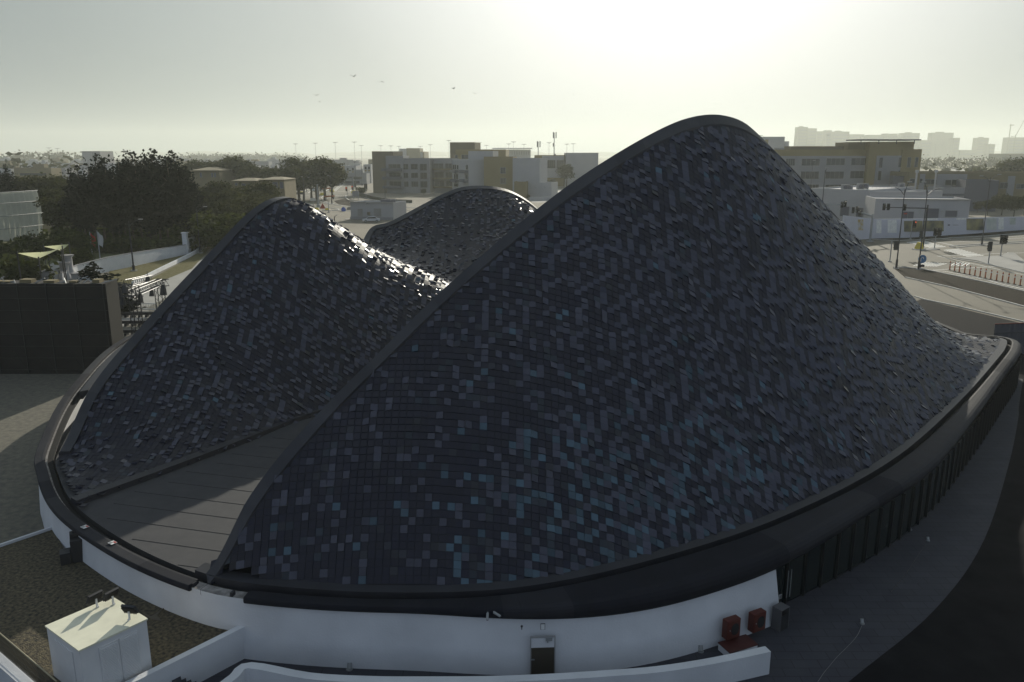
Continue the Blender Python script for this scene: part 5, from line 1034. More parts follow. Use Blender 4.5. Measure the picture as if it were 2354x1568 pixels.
for q in (((187, 872), 785, [(187, 800)], 'red traffic light second from left at the left junction', True), ((135, 880), 800, [(132, 818)], 'traffic light leftmost at the left junction', False), ((265, 832), 740, [(262, 788)], 'red traffic light beside the leftmost lamp posts', True), ((408, 878), 700, [(420, 805), (385, 825)], 'two headed traffic light on the yellow based post at left', False), ((495, 852), 740, [(502, 765)], 'traffic light on the far side left of the white car', False),
          ((735, 888), 635, [(735, 788), (712, 815)], 'thick traffic light post with pale top right of the white car', False), ((912, 830), 720, [(914, 758)], 'traffic light behind the central lamp', False), ((1135, 907), 790, [(1125, 812)], 'red traffic light alone before the dashed stop line', True), ((1430, 962), 735, [(1420, 765), (1440, 765)], 'tall traffic light at the fence corner', False), ((1257, 800), 700, [(1256, 755)], 'small traffic light behind the junction gantry', False)):
    signal_px('A1', q[0][0], q[0][1], q[1], q[2], q[3], q[4], s=1.5)
signal_px('A1', 1230, 872, 628, [(940, 638), (1052, 636), (1217, 790)], 'gantry traffic light with red lamps on its mast arm over the avenue', arm=(940, 636, 645), lit=True, r=.35, s=1.6); signal_px('A1', 885, 700, 600, [(828, 608)], 'red traffic light head on a short arm at the avenue', arm=(828, 606, 606), lit=True, s=1.4)
for x, y, l in ((742, 912, 'yellow base of the thick traffic light post'), (895, 855, 'yellow base behind the central lamp post'), (1232, 874, 'yellow base of the avenue gantry'), (422, 890, 'yellow base at the left kerb of the junction'), (820, 1145, 'small yellow base in the service yard, right one'), (655, 1140, 'small yellow base in the service yard, left one')): yellow_base('A1', x, y, 1.5 if y < 1000 else .9, l, 1.7 if y < 1000 else 1.2)
for x, yb, yt, l, cat_, colr in ((755, 1195, 1035, 'red triangular warning sign near the service yard', 't', (.35, .06, .03)), (1078, 1160, 1085, 'round blue sign left of the white substation', 'r', (.05, .12, .45)), (1163, 1136, 1080, 'round dark sign touching the white substation', 'r', (.2, .19, .17)), (602, 1078, 925, 'white rectangular sign at the near kerb', 's', (.6, .6, .58)), (352, 880, 855, 'small round sign left of the road at the kerb', 'r', (.2, .18, .15))):
    t, z = post_to('A1', x, yb, x, yt, l, 'road_sign', 'road sign', 'road signs', r=.12); b = MB(); w_ = 1.2
    if cat_ == 't': b.prism([(-w_, 0), (w_, 0), (0, 2.0)], 0, .08)
    elif cat_ == 'r': b.prism([(w_ * .8 * math.cos(i * .5236), w_ * .8 * math.sin(i * .5236) + .8) for i in range(12)], 0, .08)
    else: b.prism([(-w_, 0), (w_, 0), (w_, 1.3), (-w_, 1.3)], 0, .08)
    b.v = [(a, -.15 - c_, z - 2.0 + d_) for a, d_, c_ in b.v]; b.build('sign_face', mat('sign ' + l[:12], colr, .6), t, local=True)
p = KG('A1', 360, 925); t = empty('direction_sign', p, 'long low black sign board just above the left dune crest', 'road sign'); b = MB(); b.box((0, 0, 1.6), (7, .25, 1.2)); b.build('board', m_post, t, local=True); b = MB(); b.tube([(-3, 0, 0), (-3, 0, 1)], .1, 5); b.tube([(3, 0, 0), (3, 0, 1)], .1, 5); b.build('legs', m_galv, t, local=True)
p = KG('A1', 1268, 985); t = empty('notice_frame', p, 'grey framed notice board by the white kerb of the green fence', 'notice board'); b = MB(); b.box((0, 0, 3.2), (3.2, .3, 2.6)); b.build('board', m_bgrey, t, local=True); b = MB(); b.box((-1.3, 0, .9), (.2, .2, 1.9)); b.box((1.3, 0, .9), (.2, .2, 1.9)); b.build('legs', m_galv, t, local=True)
# cars
def car(p, rz, color, label, group, s=1.0, lights=False):
    t = empty('parked_car' if not lights else 'car', p, label, 'car', group, rz=rz); t.scale = (s, s, s); L = 4.5; W_ = 1.85; b = MB()
    prof = [(-2.25, .35), (-2.2, .85), (-1.5, .95), (-.85, 1.45), (1.0, 1.5), (1.75, 1.0), (2.22, .92), (2.25, .35)]
    vs = [(x, y, z) for y in (-W_ / 2, W_ / 2) for x, z in prof]; n = len(prof); b.mesh(vs, [tuple(range(n)), tuple(range(2 * n - 1, n - 1, -1))] + [(i, n + i, n + (i + 1) % n, (i + 1) % n) for i in range(n)]); b.build('body', mat('car paint %.2f %.2f' % (color[0], color[1]), color, .25, coat=.5), t, local=True, bevel=.08)
    b = MB(); b.mesh([(-1.48, -.8, .98), (-1.48, .8, .98), (-.88, .72, 1.43), (-.88, -.72, 1.43)], [(0, 1, 2, 3)]); b.v = [(x - .02, y, z + .03) for x, y, z in b.v]; b.mesh([(1.03, -.72, 1.5), (1.03, .72, 1.5), (1.73, .8, 1.05), (1.73, -.8, 1.05)], [(0, 1, 2, 3)]); 
    for sy in (-1, 1): b.mesh([(-1.2, sy * .94, 1.0), (1.5, sy * .94, 1.02), (1.0, sy * .94, 1.42), (-.8, sy * .94, 1.38)], [(0, 1, 2, 3)])
    b.build('windows', m_wwin, t, local=True)
    for x in (-1.4, 1.4):
        for y in (-.85, .85): w_ = MB(); w_.tube([(x, y - .12, .33), (x, y + .12, .33)], .34, 12); o = w_.build('wheel', m_post, t, local=True); w_ = MB(); w_.tube([(x, y - .13, .33), (x, y + .13, .33)], .18, 10); w_.build('rim', m_galv, o, local=True)
    for y in (-.65, .65): b = MB(); b.box((-2.24, y, .68), (.06, .4, .16)); b.build('headlight', m_lampw, t, local=True)
    return t
car(KG('A1', 625, 848), math.radians(80), (.6, .6, .6), 'white car driving towards the camera at the left junction', None, 1.45, True)
for k, (x, y, cl, l) in enumerate(((575, 862, (.6, .6, .6), 'white parked car at the left end of the row behind the bushes'), (605, 858, (.03, .03, .035), 'black parked car second from left in the row behind the bushes'), (640, 855, (.55, .56, .58), 'silver white parked car in the middle of the row'), (675, 850, (.12, .05, .02), 'brown parked car fourth in the row behind the bushes'), (715, 843, (.3, .3, .32), 'grey parked car at the right end of the row under the trees'))):
    car(KG('A5', x, y), math.radians(65), cl, l, 'cars parked behind the bushes', 1.2)
car(KG('A1', 1510, 1330), math.radians(10), (.55, .56, .56), 'white car half hidden behind the rear dune edge below the substation', None, 1.3)
for x, y, h, l in ((810, 842, 2.0, 'orange and white barrier farther up the left junction'), (855, 975, 2.0, 'orange and white barrier on the curved kerb of the left junction')):
    p = KG('A1', x, y); t = empty('traffic_barrier', p, l, 'barrier', 'orange road barriers', rz=.9); b = MB(); b.box((0, 0, 1.6), (6.5, .3, .8)); b.build('rail', m_or, t, local=True); b = MB(); b.box((-2.6, 0, .6), (.4, 1, 1.2)); b.box((2.6, 0, .6), (.4, 1, 1.2)); b.build('feet', m_kerb, t, local=True)
# ---- villas
def villa(c, x0, x1, yw, yr, Y, depth, mt, label, wins):
    bl = Block('villa', c, x0, Y, x1, Y, yw, depth, mt, label, 'villa', 'sand coloured villas among the trees', parapet=0); zr = KD(c, (x0 + x1) / 2, yr, Y + depth / 2).z; q = bl.q; o = 1.0; c_ = sum(q, Vector()) / 4; b = MB()
    e = [c_ + (p - c_) * 1.08 for p in q]; r0 = c_ + bl.t * -(bl.p1 - bl.p0).length * .18; r1 = c_ + bl.t * (bl.p1 - bl.p0).length * .18; z = bl.top
    V = [(p.x, p.y, z + .002) for p in e] + [(r0.x, r0.y, zr), (r1.x, r1.y, zr)]; b.mesh(V, [(0, 1, 5, 4), (1, 2, 5), (2, 3, 4, 5), (3, 0, 4), (3, 2, 1, 0)]); b.build('hip_roof', m_tile, bl.root)
    bl.slab(x0 - 6, yw - 3, x1 + 6, yw + 5, .9, m_bsand, 'eaves')
    for w_ in wins: bl.window(*w_, mull=1, mt=m_bdark)
villa('A6', 285, 815, 565, 505, 395, 22, m_bsand, 'largest sand villa with low hip roof behind the tall dark trees', [(670, 612, 700, 690), (722, 612, 750, 690), (460, 610, 490, 690)])
villa('A6', 1040, 1495, 757, 700, 330, 18, m_bsand, 'middle villa with shallow hip roof and vertical dark openings', [(1230, 812, 1298, 900), (1110, 800, 1150, 840), (1350, 810, 1400, 840)])
villa('A6', 1560, 2010, 735, 680, 335, 18, m_bsand, 'right hand villa with hip roof and wide dark shutters beside the junction', [(1805, 785, 1890, 880), (1935, 780, 1990, 895)])
villa('A6', 270, 500, 500, 470, 460, 20, m_bsand, 'small villa roof peeking above the largest villa', [(300, 520, 330, 560)])
wall_run('long_garden_wall', 'A1', [(150, 740, 690), (430, 725, 670), (650, 705, 655), (900, 640, 600), (1010, 625, 590)], 'long sand coloured garden wall along the far side of the avenue', 'wall', m_bsand)
# townhouses behind avenue
for k, (x0, x1, yt, Y, l) in enumerate(((925, 1090, 455, 640, 'ochre townhouse left end of the terrace up the avenue'), (1092, 1270, 445, 635, 'white townhouse in the middle of the terrace up the avenue'), (1385, 1500, 425, 640, 'white townhouse beside the ochre apartment tower'))):
    bl = Block('townhouse', 'A1', x0, Y, x1, Y, yt, 20, (m_byel, m_bwhite, m_bwhite)[k], l, 'townhouse', 'terrace up the avenue')
    for j in range(2): xx = x0 + (x1 - x0) * (.2 + .45 * j); bl.window(xx, yt + 35, xx + 26, yt + 75, 1); bl.slab(xx, yt + 85, xx + 30, yt + 110, .5, m_byel, 'ochre_panel')
wall_run('picket_fence', 'A1', [(1180, 640, 585), (1300, 625, 572), (1370, 620, 575), (1500, 605, 565)], 'white picket fence before the townhouses up the avenue', 'fence', m_line, th=.15)
# far flat-roofed town
NR2 = np.random.RandomState(21); k = 0
for row, (Y, z) in enumerate(((620, 9), (720, 9), (840, 10), (980, 10), (1150, 11), (1350, 11))):
    x = -.62 * Y
    while x < -.16 * Y:
        w_ = NR2.uniform(14, 34); g = NR2.uniform(3, 22)
        u = x / Y
        if not (row < 2 and (-.45 < u < -.30)) :
            h = z + NR2.uniform(-2, 4); t = empty('far_house', (x, Y, 0), 'flat roofed pale house in the hazy far town at left', 'house', 'flat roofed houses of the far town')
            mt_ = (m_bwhite, m_bgrey, m_bwhite, m_bsand)[NR2.randint(4)]; b = MB(); b.box((0, 0, h / 2), (w_, 14, h)); 
            if NR2.rand() < .6: b.box((w_ * NR2.uniform(-.3, .3), 2, h + 1.5), (w_ * .3, 6, 3))
            b.build('wall', mt_, t, local=True); b = MB()
            b.box((0, -7.05, h * .62), (w_ * .7, .15, 1.8)); b.build('window_strip', m_wwin, t, local=True); b = MB(); b.box((0, -7.05, h * .22), (w_ * .5, .15, 1.8)); b.build('window_strip', m_wwin, t, local=True); b = MB(); b.box((0, -6.9, h + .3), (w_, .2, .6)); b.build('parapet', mt_, t, local=True)
        x += w_ + g
b = Block('stadium', 'F1', 733, 900, 893, 900, 236, 30, m_bgrey, 'pale boxy hall with stepped roof on the horizon left of the dark trees', 'hall', ytr=236); Block('w', 'F1', 733, 899, 815, 899, 248, 28, m_bwhite, None, root=b.root, part='front_block')
# ---- far woods (read as masses)
def wood(name, specs, n, size, seed, m_): 
    bl = []
    for c, x, yt, Y, rx in specs: p = KD(c, x, yt, Y); h = max(p.z, 3); bl.append((p.x, Y, h * .5, rx, rx * .6, h * .52))
    V, F, C = leaf_cloud(bl, n, size, seed); V[:, 2] = np.maximum(V[:, 2], .05); o = arr_mesh(name, V, F, [m_], None, False, C); o['kind'] = 'stuff'; return o
NW = np.random.RandomState(8)
wood('far_woodland', [('F1', 20 + 36 * i, 262 + NW.uniform(-16, 22), 1250 + NW.uniform(-80, 80) + 700, 34) for i in range(20)] + [('F1', 40 + 60 * i, 330 + NW.uniform(-20, 25), 760, 16) for i in range(11)] + [('A6', 150 + 70 * i, 292 + NW.uniform(-6, 6), 2600, 60) for i in range(30)], 9000, 3.2, 5, m_leafm)
wood('far_hedge', [('F3', 1470 + 40 * i, 335 + NW.uniform(-4, 6), 1300, 18) for i in range(19)] + [('F3', 1480 + 46 * i, 405 + NW.uniform(-4, 6), 560, 9) for i in range(17)], 3500, 1.6, 6, m_leafm)
wood('garden_hedge', [('F1', -20 + 42 * i, 1075 + 3 * (i % 3), 172, 3.6) for i in range(4)] + [('A5', 60 + 70 * i, 1245 + (i % 2) * 10, 138, 3.2) for i in range(5)] + [('F1', 860 + 60 * i, 1110 - i * 7, 186, 4.2) for i in range(14)] + [('F1', 560 + 70 * i, 1040 - i * 4, 212, 5) for i in range(18)], 8200, .55, 7, m_leafb)
# ---- trees, left and middle
TL = 'tall dark casuarina tree in the big dense clump at left'
for k, (x, yt, Y) in enumerate([(620, 385, 205), (690, 330, 200), (770, 275, 196), (850, 255, 204), (930, 262, 196), (1040, 232, 200), (1110, 218, 206), (1190, 208, 198), (1262, 205, 203), (1360, 210, 199), (1430, 240, 207), (1490, 215, 201), (1545, 228, 205), (1610, 270, 200), (1670, 360, 204), (1730, 430, 200), (900, 300, 212), (1220, 250, 214), (1320, 250, 192), (640, 420, 214), (1000, 300, 190), (1580, 330, 193)]):
    p = KD('F1', x, yt, Y); plant('tall', (p.x, Y, 0), p.z, 1.05, TL, 'tree', 'dense clump of dark casuarinas', k)
for k, (c, x, yt, Y, ws, kind, l) in enumerate([('F1', 40, 350, 255, .8, 'tall', 'very dark tree at the left picture edge above the pale screen'), ('F1', 110, 400, 258, .75, 'tall', 'dark tree right of the one at the left picture edge'), ('F1', -30, 360, 252, .8, 'tall', 'dark tree mostly cut off by the left picture edge'),
    ('F1', 220, 455, 260, 1.3, 'round', 'olive tree behind the top of the pale screen'), ('F1', 310, 440, 270, 1.3, 'round', 'second olive tree behind the pale screen'), ('F1', 400, 450, 265, 1.3, 'round', 'third olive tree behind the pale screen, nearer its corner'), ('F1', 470, 560, 240, 1.2, 'round', 'olive tree at the right corner of the pale screen'), ('F1', 520, 440, 300, 1.2, 'round', 'olive tree between the pale screen and the dark clump'), ('F1', 560, 600, 215, 1.1, 'round', 'bushy tree above the parked cars at the clump edge'), ('F1', 440, 660, 232, 1.0, 'round', 'rounded tree right behind the pale screen corner'),
    ('A6', 1080, 268, 420, 1.25, 'round', 'tall spreading tree behind the villas, its crown crossing the horizon'), ('A6', 960, 300, 425, 1.0, 'round', 'tree left half of the spreading tree behind the villas'), ('A6', 1280, 360, 415, 1.1, 'round', 'tree at the right flank of the spreading tree'), ('A6', 340, 335, 440, .9, 'round', 'thin tree above the largest villa roof'), ('A6', 520, 380, 440, 1.1, 'round', 'low tree row tree right of the thin one'), ('A6', 700, 370, 430, 1.1, 'round', 'tree left of the spreading tree above the villa'),
    ('A6', 1430, 440, 400, 1.0, 'round', 'olive tree over the middle villa roof right end'), ('A6', 1620, 470, 410, 1.2, 'round', 'broad tree over the right villa'), ('A6', 1780, 500, 405, 1.2, 'round', 'tree behind the right villa ridge'), ('A6', 1960, 520, 400, 1.2, 'round', 'dark tree at the right end of the right villa'), ('A1', 340, 300, 400, 1.2, 'round', 'large olive tree left one of the pair beside the avenue'), ('A1', 420, 380, 402, 1.1, 'round', 'lower olive tree joining the pair beside the avenue'), ('A1', 620, 320, 410, 1.1, 'round', 'olive tree with notched top beside the avenue'), ('A1', 750, 300, 408, 1.25, 'round', 'largest olive tree beside the avenue, right of the notched one'), ('A1', 540, 390, 412, 1.1, 'round', 'low olive tree between the pair beside the avenue'), ('A1', 880, 430, 420, 1.0, 'round', 'small olive tree at the right end of the avenue trees'), ('A1', 200, 450, 385, 1.1, 'round', 'olive tree left of the avenue pair'),
    ('A6', 820, 745, 262, 1.25, 'round', 'olive tree left of the middle villa in the garden'), ('A6', 980, 880, 240, 1.25, 'round', 'olive garden tree below the middle villa'), ('A6', 1480, 770, 268, 1.25, 'round', 'rounded olive tree in front of the right villa'), ('A6', 1700, 790, 270, 1.2, 'round', 'rounded olive tree right in front of the right villa shutters'), ('A6', 1240, 990, 225, 1.6, 'round', 'wide olive tree just left of the left dune peak'), ('A6', 1420, 960, 236, 1.3, 'round', 'wide olive tree touching the left dune peak'), ('A6', 640, 850, 262, 1.1, 'round', 'olive tree between the casuarinas and the garden'), ('A6', 750, 1010, 238, 1.2, 'round', 'olive tree behind the roadside lamp left of the dune'), ('A6', 900, 1130, 215, 1.0, 'round', 'darker olive tree beside the roadside lamp'), ('A6', 560, 1290, 196, 1.2, 'bush', 'broad bush above the picket railing'), ('A6', 790, 1320, 190, 1.3, 'bush', 'broad bush at the road left of the dune coping'), ('A6', 1640, 960, 262, 1.1, 'round', 'small round tree under the right villa'),
    ('A5', 300, 950, 190, 1.1, 'bush', 'round bush in front of the pale screen, taller one'), ('A5', 370, 1035, 176, 1.3, 'bush', 'sunlit round bush in front of the pale screen'), ('A5', 500, 1010, 180, 1.0, 'bush', 'small bush right of the sunlit round bush'), ('A5', 650, 880, 186, 1.3, 'bush', 'large bush just below the parked cars'), ('A5', 740, 960, 176, 1.2, 'bush', 'bush below the clump next to the flagpoles'), ('A5', 10, 1060, 168, 1.2, 'bush', 'bush at the left picture edge below the pale screen'), ('A5', 730, 1100, 158, 1.1, 'bush', 'dark bush right of the shade sails'),
    ('A1', 1355, 775, 465, 1.5, 'bush', 'dark rounded bush left of the ochre apartment tower'), ('A2', 770, 615, 455, 1.2, 'round', 'small tree before the apartment ground floor'), ('A2', 1860, 680, 425, 1.1, 'bush', 'bush against the plain white cube building'), ('A2', 2270, 350, 560, 1.1, 'round', 'leafy tree before the glazed school wall'), ('A2', 2120, 510, 540, 1.1, 'round', 'small tree left of the school pitch'), ('A2', 2040, 505, 530, 1.1, 'round', 'small tree by the school fence')]):
    p = KD(c, x, yt, Y); plant(kind, (p.x, Y, 0), max(p.z, 2), ws, l, 'tree' if kind != 'bush' else 'bush', None, k)
# conifer behind the stage
p = KG('A8', 850, 330); pz = KD('A8', 840, -20, 112).z; V = []; CB = []
for k in range(15): z = .1 + k * .058; CB += [(math.cos(a * 1.05 + k) * .34 * (1.02 - z), math.sin(a * 1.05 + k) * .34 * (1.02 - z), z, .12 * (1.15 - z), .12 * (1.15 - z), .06) for a in range(6)]
V, F, C = leaf_cloud(CB, 3600, .03, 77); t = empty('conifer_tree', (KD('A8', 850, 0, 112).x, 112, 0), 'bluish dark bushy conifer behind the black stage screen', 'tree'); V = V * np.array([13, 13, pz]); arr_mesh('crown', V, F, [m_leafd], t, False, C); b = MB(); b.tube([(0, 0, 0), (0, 0, pz * .8)], [.25, .08], 6); b.build('trunk', m_bark, t, local=True)
# ---- perforated pale screen building
SCR = empty('perforated_screen_building', (-118, 214, 0), 'pale bulging perforated metal screen facade with horizontal ribs at the left edge', 'building')
pr, pl = Vector((KG('A5', 466, 1010).x, 222, 0)), Vector((KG('A5', -420, 1150).x - 8, 190, 0)); zt = KD('A5', 455, 530, 222).z; t_ = (pl - pr).normalized(); n_ = Vector((-t_.y, t_.x, 0)); n_ = n_ if n_.y < 0 else -n_; LL = (pl - pr).length; V = []; F = []; ns, nz = 60, 20
def scr(u, s_, off=0): 
    bul = 1.6 * math.sin(math.pi * (.2 + .55 * s_)); p = pr + t_ * (u * LL) + n_ * (bul + off - 4 * (2 * u - 1) ** 2 * .4) - t_ * (bul * .45 * (1 - u)); return (p.x, p.y, s_ * zt)
for i in range(ns + 1):
    for j in range(nz + 1): V.append(scr(i / ns, j / nz, .25 * math.sin(i * 2.1)))
for i in range(ns):
    for j in range(nz): a = i * (nz + 1) + j; F.append((a, a + nz + 1, a + nz + 2, a + 1))
m_perf = mat('perforated pale metal', (0.42, 0.42, 0.37), .5, c2=(.28, .28, .25), scale=.25); tt = m_perf.node_tree; tr = tt.nodes.new('ShaderNodeBsdfTranslucent'); tr.inputs['Color'].default_value = (.8, .8, .68, 1); ms = tt.nodes.new('ShaderNodeMixShader'); ms.inputs[0].default_value = .6; tt.links.new(tt.nodes['Principled BSDF'].outputs[0], ms.inputs[1]); tt.links.new(tr.outputs[0], ms.inputs[2]); tt.links.new(ms.outputs[0], tt.nodes['Material Output'].inputs[0])
arr_mesh('perforated_skin', V, F, [m_perf], SCR, True, None, SCR.location)
for s_ in (.02, .26, .52, .78, 1.0): b = MB(); b.tube([scr(i / 30, s_, .35) for i in range(31)], .11, 6); b.build('rib', m_lampw, SCR)
b = MB()
for i in range(0, 31): b.tube([scr(i / 30, j / 8, -.7) for j in range(9)], .16, 4)
b.build('inner_frame', m_galv, SCR)
# shade sails
m_sail = mat('shade sail fabric', (0.45, 0.45, 0.22), .8)
def sail(pts, label, sag=1.2):
    t = empty('shade_sail', sum(pts, Vector()) / len(pts), label, 'shade sail', 'shade sails in the garden'); V = []; n = 10; A_, B_, C_, D_ = pts
    for i in range(n + 1):
        for j in range(n + 1): u, v = i / n, j / n; p = A_ * (1 - u) * (1 - v) + B_ * u * (1 - v) + C_ * u * v + D_ * (1 - u) * v; e = (u - .5) * (1 - abs(2 * v - 1)) * 1.0; V.append((p.x, p.y, p.z - sag * math.sin(math.pi * u) * math.sin(math.pi * v)))
    F = [(i * (n + 1) + j, (i + 1) * (n + 1) + j, (i + 1) * (n + 1) + j + 1, i * (n + 1) + j + 1) for i in range(n) for j in range(n)]; arr_mesh('fabric', V, F, [m_sail], t, True, None, t.location); b = MB()
    for p in pts: b = MB(); b.tube([(p.x, p.y, 0), tuple(p + Vector((0, 0, .3)))], .1, 6); b.build('mast', m_post, t)
sail([KD('A5', 180, 1185, 130), KD('A5', 405, 1243, 122), KD('A5', 652, 1125, 132), KD('A5', 500, 1170, 142)], 'larger cream shade sail stretched between dark poles', .5)
sail([KD('A5', 455, 1115, 150), KD('A5', 640, 1160, 140), KD('A5', 722, 1092, 146), KD('A5', 645, 1098, 158)], 'smaller cream shade sail behind the larger one', .4)
# flagpoles
for xb, yb, xt, yt, cl, l in ((966, 1205, 938, 962, [(.45, .03, .02), (.5, .5, .5)], 'left flagpole with a limp red and white flag'), (1050, 1262, 1014, 948, [(.5, .5, .48), (.1, .15, .1)], 'right flagpole with a limp pale flag')):
    t, z = post_to('A5', xb, yb, xt, yt, l, 'flagpole', 'flagpole', 'pair of flagpoles', r=.12, mt=m_bwhite)
    V = [(u * 1.0 + .1 * math.sin(v * 5), .15 * math.sin(u * 7 + v * 3), z - .2 - v * 2.6 - u * .9) for v in [i / 6 for i in range(7)] for u in [j / 5 for j in range(6)]]; F = [(i * 6 + j, i * 6 + j + 1, i * 6 + j + 7, i * 6 + j + 6) for i in range(6) for j in range(5)]
    arr_mesh('flag', V, F, [mat('flag ' + l[:5], cl[0], .8)], t, True)
# boundary walls left
wall_run('white_boundary_wall', 'F1', [(560, 1420, 1330), (700, 1375, 1260), (980, 1312, 1188), (1200, 1268, 1150), (1450, 1210, 1112), (1680, 1160, 1075)], 'tall white boundary wall running in front of the casuarina clump', 'wall', m_white, cap=m_bgrey)
wall_run('low_retaining_wall', 'F1', [(1190, 1440, 1405), (1400, 1330, 1298), (1690, 1190, 1158), (1800, 1128, 1100), (1930, 1050, 1025)], 'low sunlit white retaining wall along the planted strip', 'wall', m_white)
r_, P_, Z_ = wall_run('post_railing_wall', 'F1', [(1680, 1158, 1128), (1860, 1060, 1030), (2030, 960, 935)], 'grey picket railing on a white base beyond the white wall', 'railing', m_white); b = MB()
for i in range(2):
    n = 44
    for k in range(n): q = P_[i].lerp(P_[i + 1], k / n); b.box((q.x, q.y, Z_[i] + 1.2), (.12, .12, 2.6))
    b.tube([P_[i] + Vector((0, 0, Z_[i] + 2.5)), P_[i + 1] + Vector((0, 0, Z_[i + 1] + 2.5))], .08, 5)
b.build('pickets', m_galv, r_)
b = MB(); q = KG('F1', 1672, 1160); b.box((q.x, q.y, 2.4), (1.0, 1.0, 4.8)); b.box((q.x, q.y, 4.9), (1.3, 1.3, .2)); tag(b.build('gate_pillar', m_white), 'white pillar where the boundary wall meets the picket railing', 'pillar')
lamp_px('F1', 1200, 1312, 862, [(122, -15)], 'dark street lamp in front of the white boundary wall', r=.16); lamp_px('F1', 1795, 1152, 742, [(90, -8)], 'dark street lamp beside the low retaining wall', r=.16); lamp_px('F1', 2030, 920, 630, [(70, -8)], 'dark street lamp touching the dune coping on the left', r=.16); lamp_px('A6', 1602, 1110, 835, [(110, -25)], 'dark street lamp just over the top of the left dune', r=.14)
# white fabric covered columns, tents
for x, yb, yt, w_, l in ((405, 1490, 1290, 1.0, 'white fabric wrapped column, leftmost, above the stage screen'), (690, 1480, 1285, 1.2, 'broad white wrapped column left of its taller twin'), (735, 1470, 1210, 1.2, 'tallest white wrapped column with a flared foot')):
    p = KG('A5', x, yb); z = KD('A5', x, yt, p.y).z; t = empty('wrapped_column', p, l, 'column', 'white wrapped columns'); b = MB(); b.tube([(0, 0, 0), (0, 0, z * .2), (0, 0, z * .5), (0, 0, z * .92), (0, 0, z)], [w_ * 1.5, w_, w_ * .62, w_ * .6, w_ * .85], 12); b.build('fabric', m_bwhite, t, local=True, smooth=True); b = MB(); b.tube([(0, 0, z), (0, 0, z + .12)], w_ * .9, 12); b.build('top_plate', m_bgrey, t, local=True)
for x0, x1, yb, yt, l in ((430, 545, 1500, 1385, 'grey white tent wall between the wrapped columns'), (770, 880, 1480, 1400, 'white tent panel right of the tallest wrapped column'), (0, 115, 1500, 1455, 'low white platform at the left edge above the screen')):
    p = KG('A5', (x0 + x1) / 2, yb + 20); z = KD('A5', x0, yt, p.y).z; w_ = (x1 - x0) / 2.614 / 1.7408 / FPX * p.y * 1.03; t = empty('event_tent', p, l, 'tent', 'white event tents'); b = MB(); b.box((0, 1, z / 2), (w_, 3, z)); b.build('canvas', m_bwhite, t, local=True); b = MB(); b.box((0, 1, z + .06), (w_ + .3, 3.3, .12)); b.build('roof_edge', m_bgrey, t, local=True)
# ---- black stage backdrop
m_mesh = mat('black scaffold net', (0.018, 0.016, 0.013), .9, var=.35, scale=.6, detail=9); m_side = mat('side of stage', (.022, .020, .015), .85)
sx = -41.3; SY = 80.0; sz = 9.5; STG = empty('stage_backdrop', (sx - 18, SY, 0), 'large black netted stage backdrop with scaffold lines at the left edge', 'stage backdrop')
b = MB(); b.box((sx - 20, SY + 1.2, sz / 2), (40, 2.3, sz)); b.build('net_face', m_mesh, STG); b = MB(); b.box((sx + .03, SY + 1.2, sz / 2), (.06, 2.5, sz + .1)); b.build('side_panel', m_side, STG)
b = MB()
for k in range(12): b.box((sx - .3 - k * 2.9, SY - .02, sz / 2), (.1, .08, sz))
for k in range(8): b.box((sx - 20, SY - .03, .5 + k * 1.25), (40, .05, .05))
for k in range(12): b.tube([(sx - .3 - k * 2.9, SY - .05, 0.3), (sx - 1.6 - k * 2.9, SY - .05, 2.6)], .03, 4)
b.build('scaffold_tubes', mat('scaffold steel', (.032, .030, .027), .6), STG); b = MB(); rr = random.Random(4)
for k in range(46): x = sx - rr.uniform(.3, 38); b.tube([(x, SY + rr.uniform(.2, 2), sz - .1), (x + rr.uniform(-1.6, 1.6), SY + rr.uniform(.2, 2), sz + rr.uniform(.05, .55))], .05, 4)
b.build('loose_bars', m_galv, STG); b = MB()
for k in range(16): b.box((sx - 1.2 - k * 2.4, SY + 1.0, sz + .12), (rr.uniform(.5, 1.8), .9, rr.uniform(.1, .5)))
b.build('clutter', mat('wooden planks', (.2, .16, .08), .8, var=.4, scale=1), STG)
# lighting truss rig
m_alu = mat('dark aluminium truss', (.05, .05, .055), .4, metal=.6)
def truss(name, a, b_, w_, label, cat, seg=None):
    a, b_ = Vector(a), Vector(b_); t = empty(name, a, label, cat, 'stage lighting truss rig'); d = b_ - a; L = d.length; d.normalize(); up = Vector((0, 0, 1)) if abs(d.z) < .9 else Vector((1, 0, 0)); s_ = d.cross(up).normalized(); u_ = s_.cross(d); n = max(3, int(L / w_)); C4 = [(s_ * i + u_ * j) * w_ / 2 for i, j in ((-1, -1), (1, -1), (1, 1), (-1, 1))]
    m_ = MB(); 
    for c_ in C4: m_.tube([a + c_, b_ + c_], .055, 5)
    m_.build('chords', m_alu, t); m_ = MB()
    for k in range(n):
        for q in range(4): p0 = a + d * (L * k / n) + C4[q]; p1 = a + d * (L * (k + 1) / n) + C4[(q + 1) % 4]; m_.tube([p0, p1], .03, 4)
    m_.build('lacing', m_alu, t); return t
g = lambda x, y, Y: KD('A8', x, y, Y)
T1b, T1t = g(1372, 905, 94), g(1312, 300, 94); T2b, T2t = g(1670, 620, 108), g(1650, 250, 108)
truss('truss_tower', (T1t.x + .4, 94, 0), (T1t.x + .4, 94, T1t.z), .95, 'front truss tower standing right of the black screen', 'truss'); truss('truss_tower', (T2t.x + .3, 108, 0), (T2t.x + .3, 108, T2t.z), .95, 'rear truss tower close to the dune coping', 'truss')
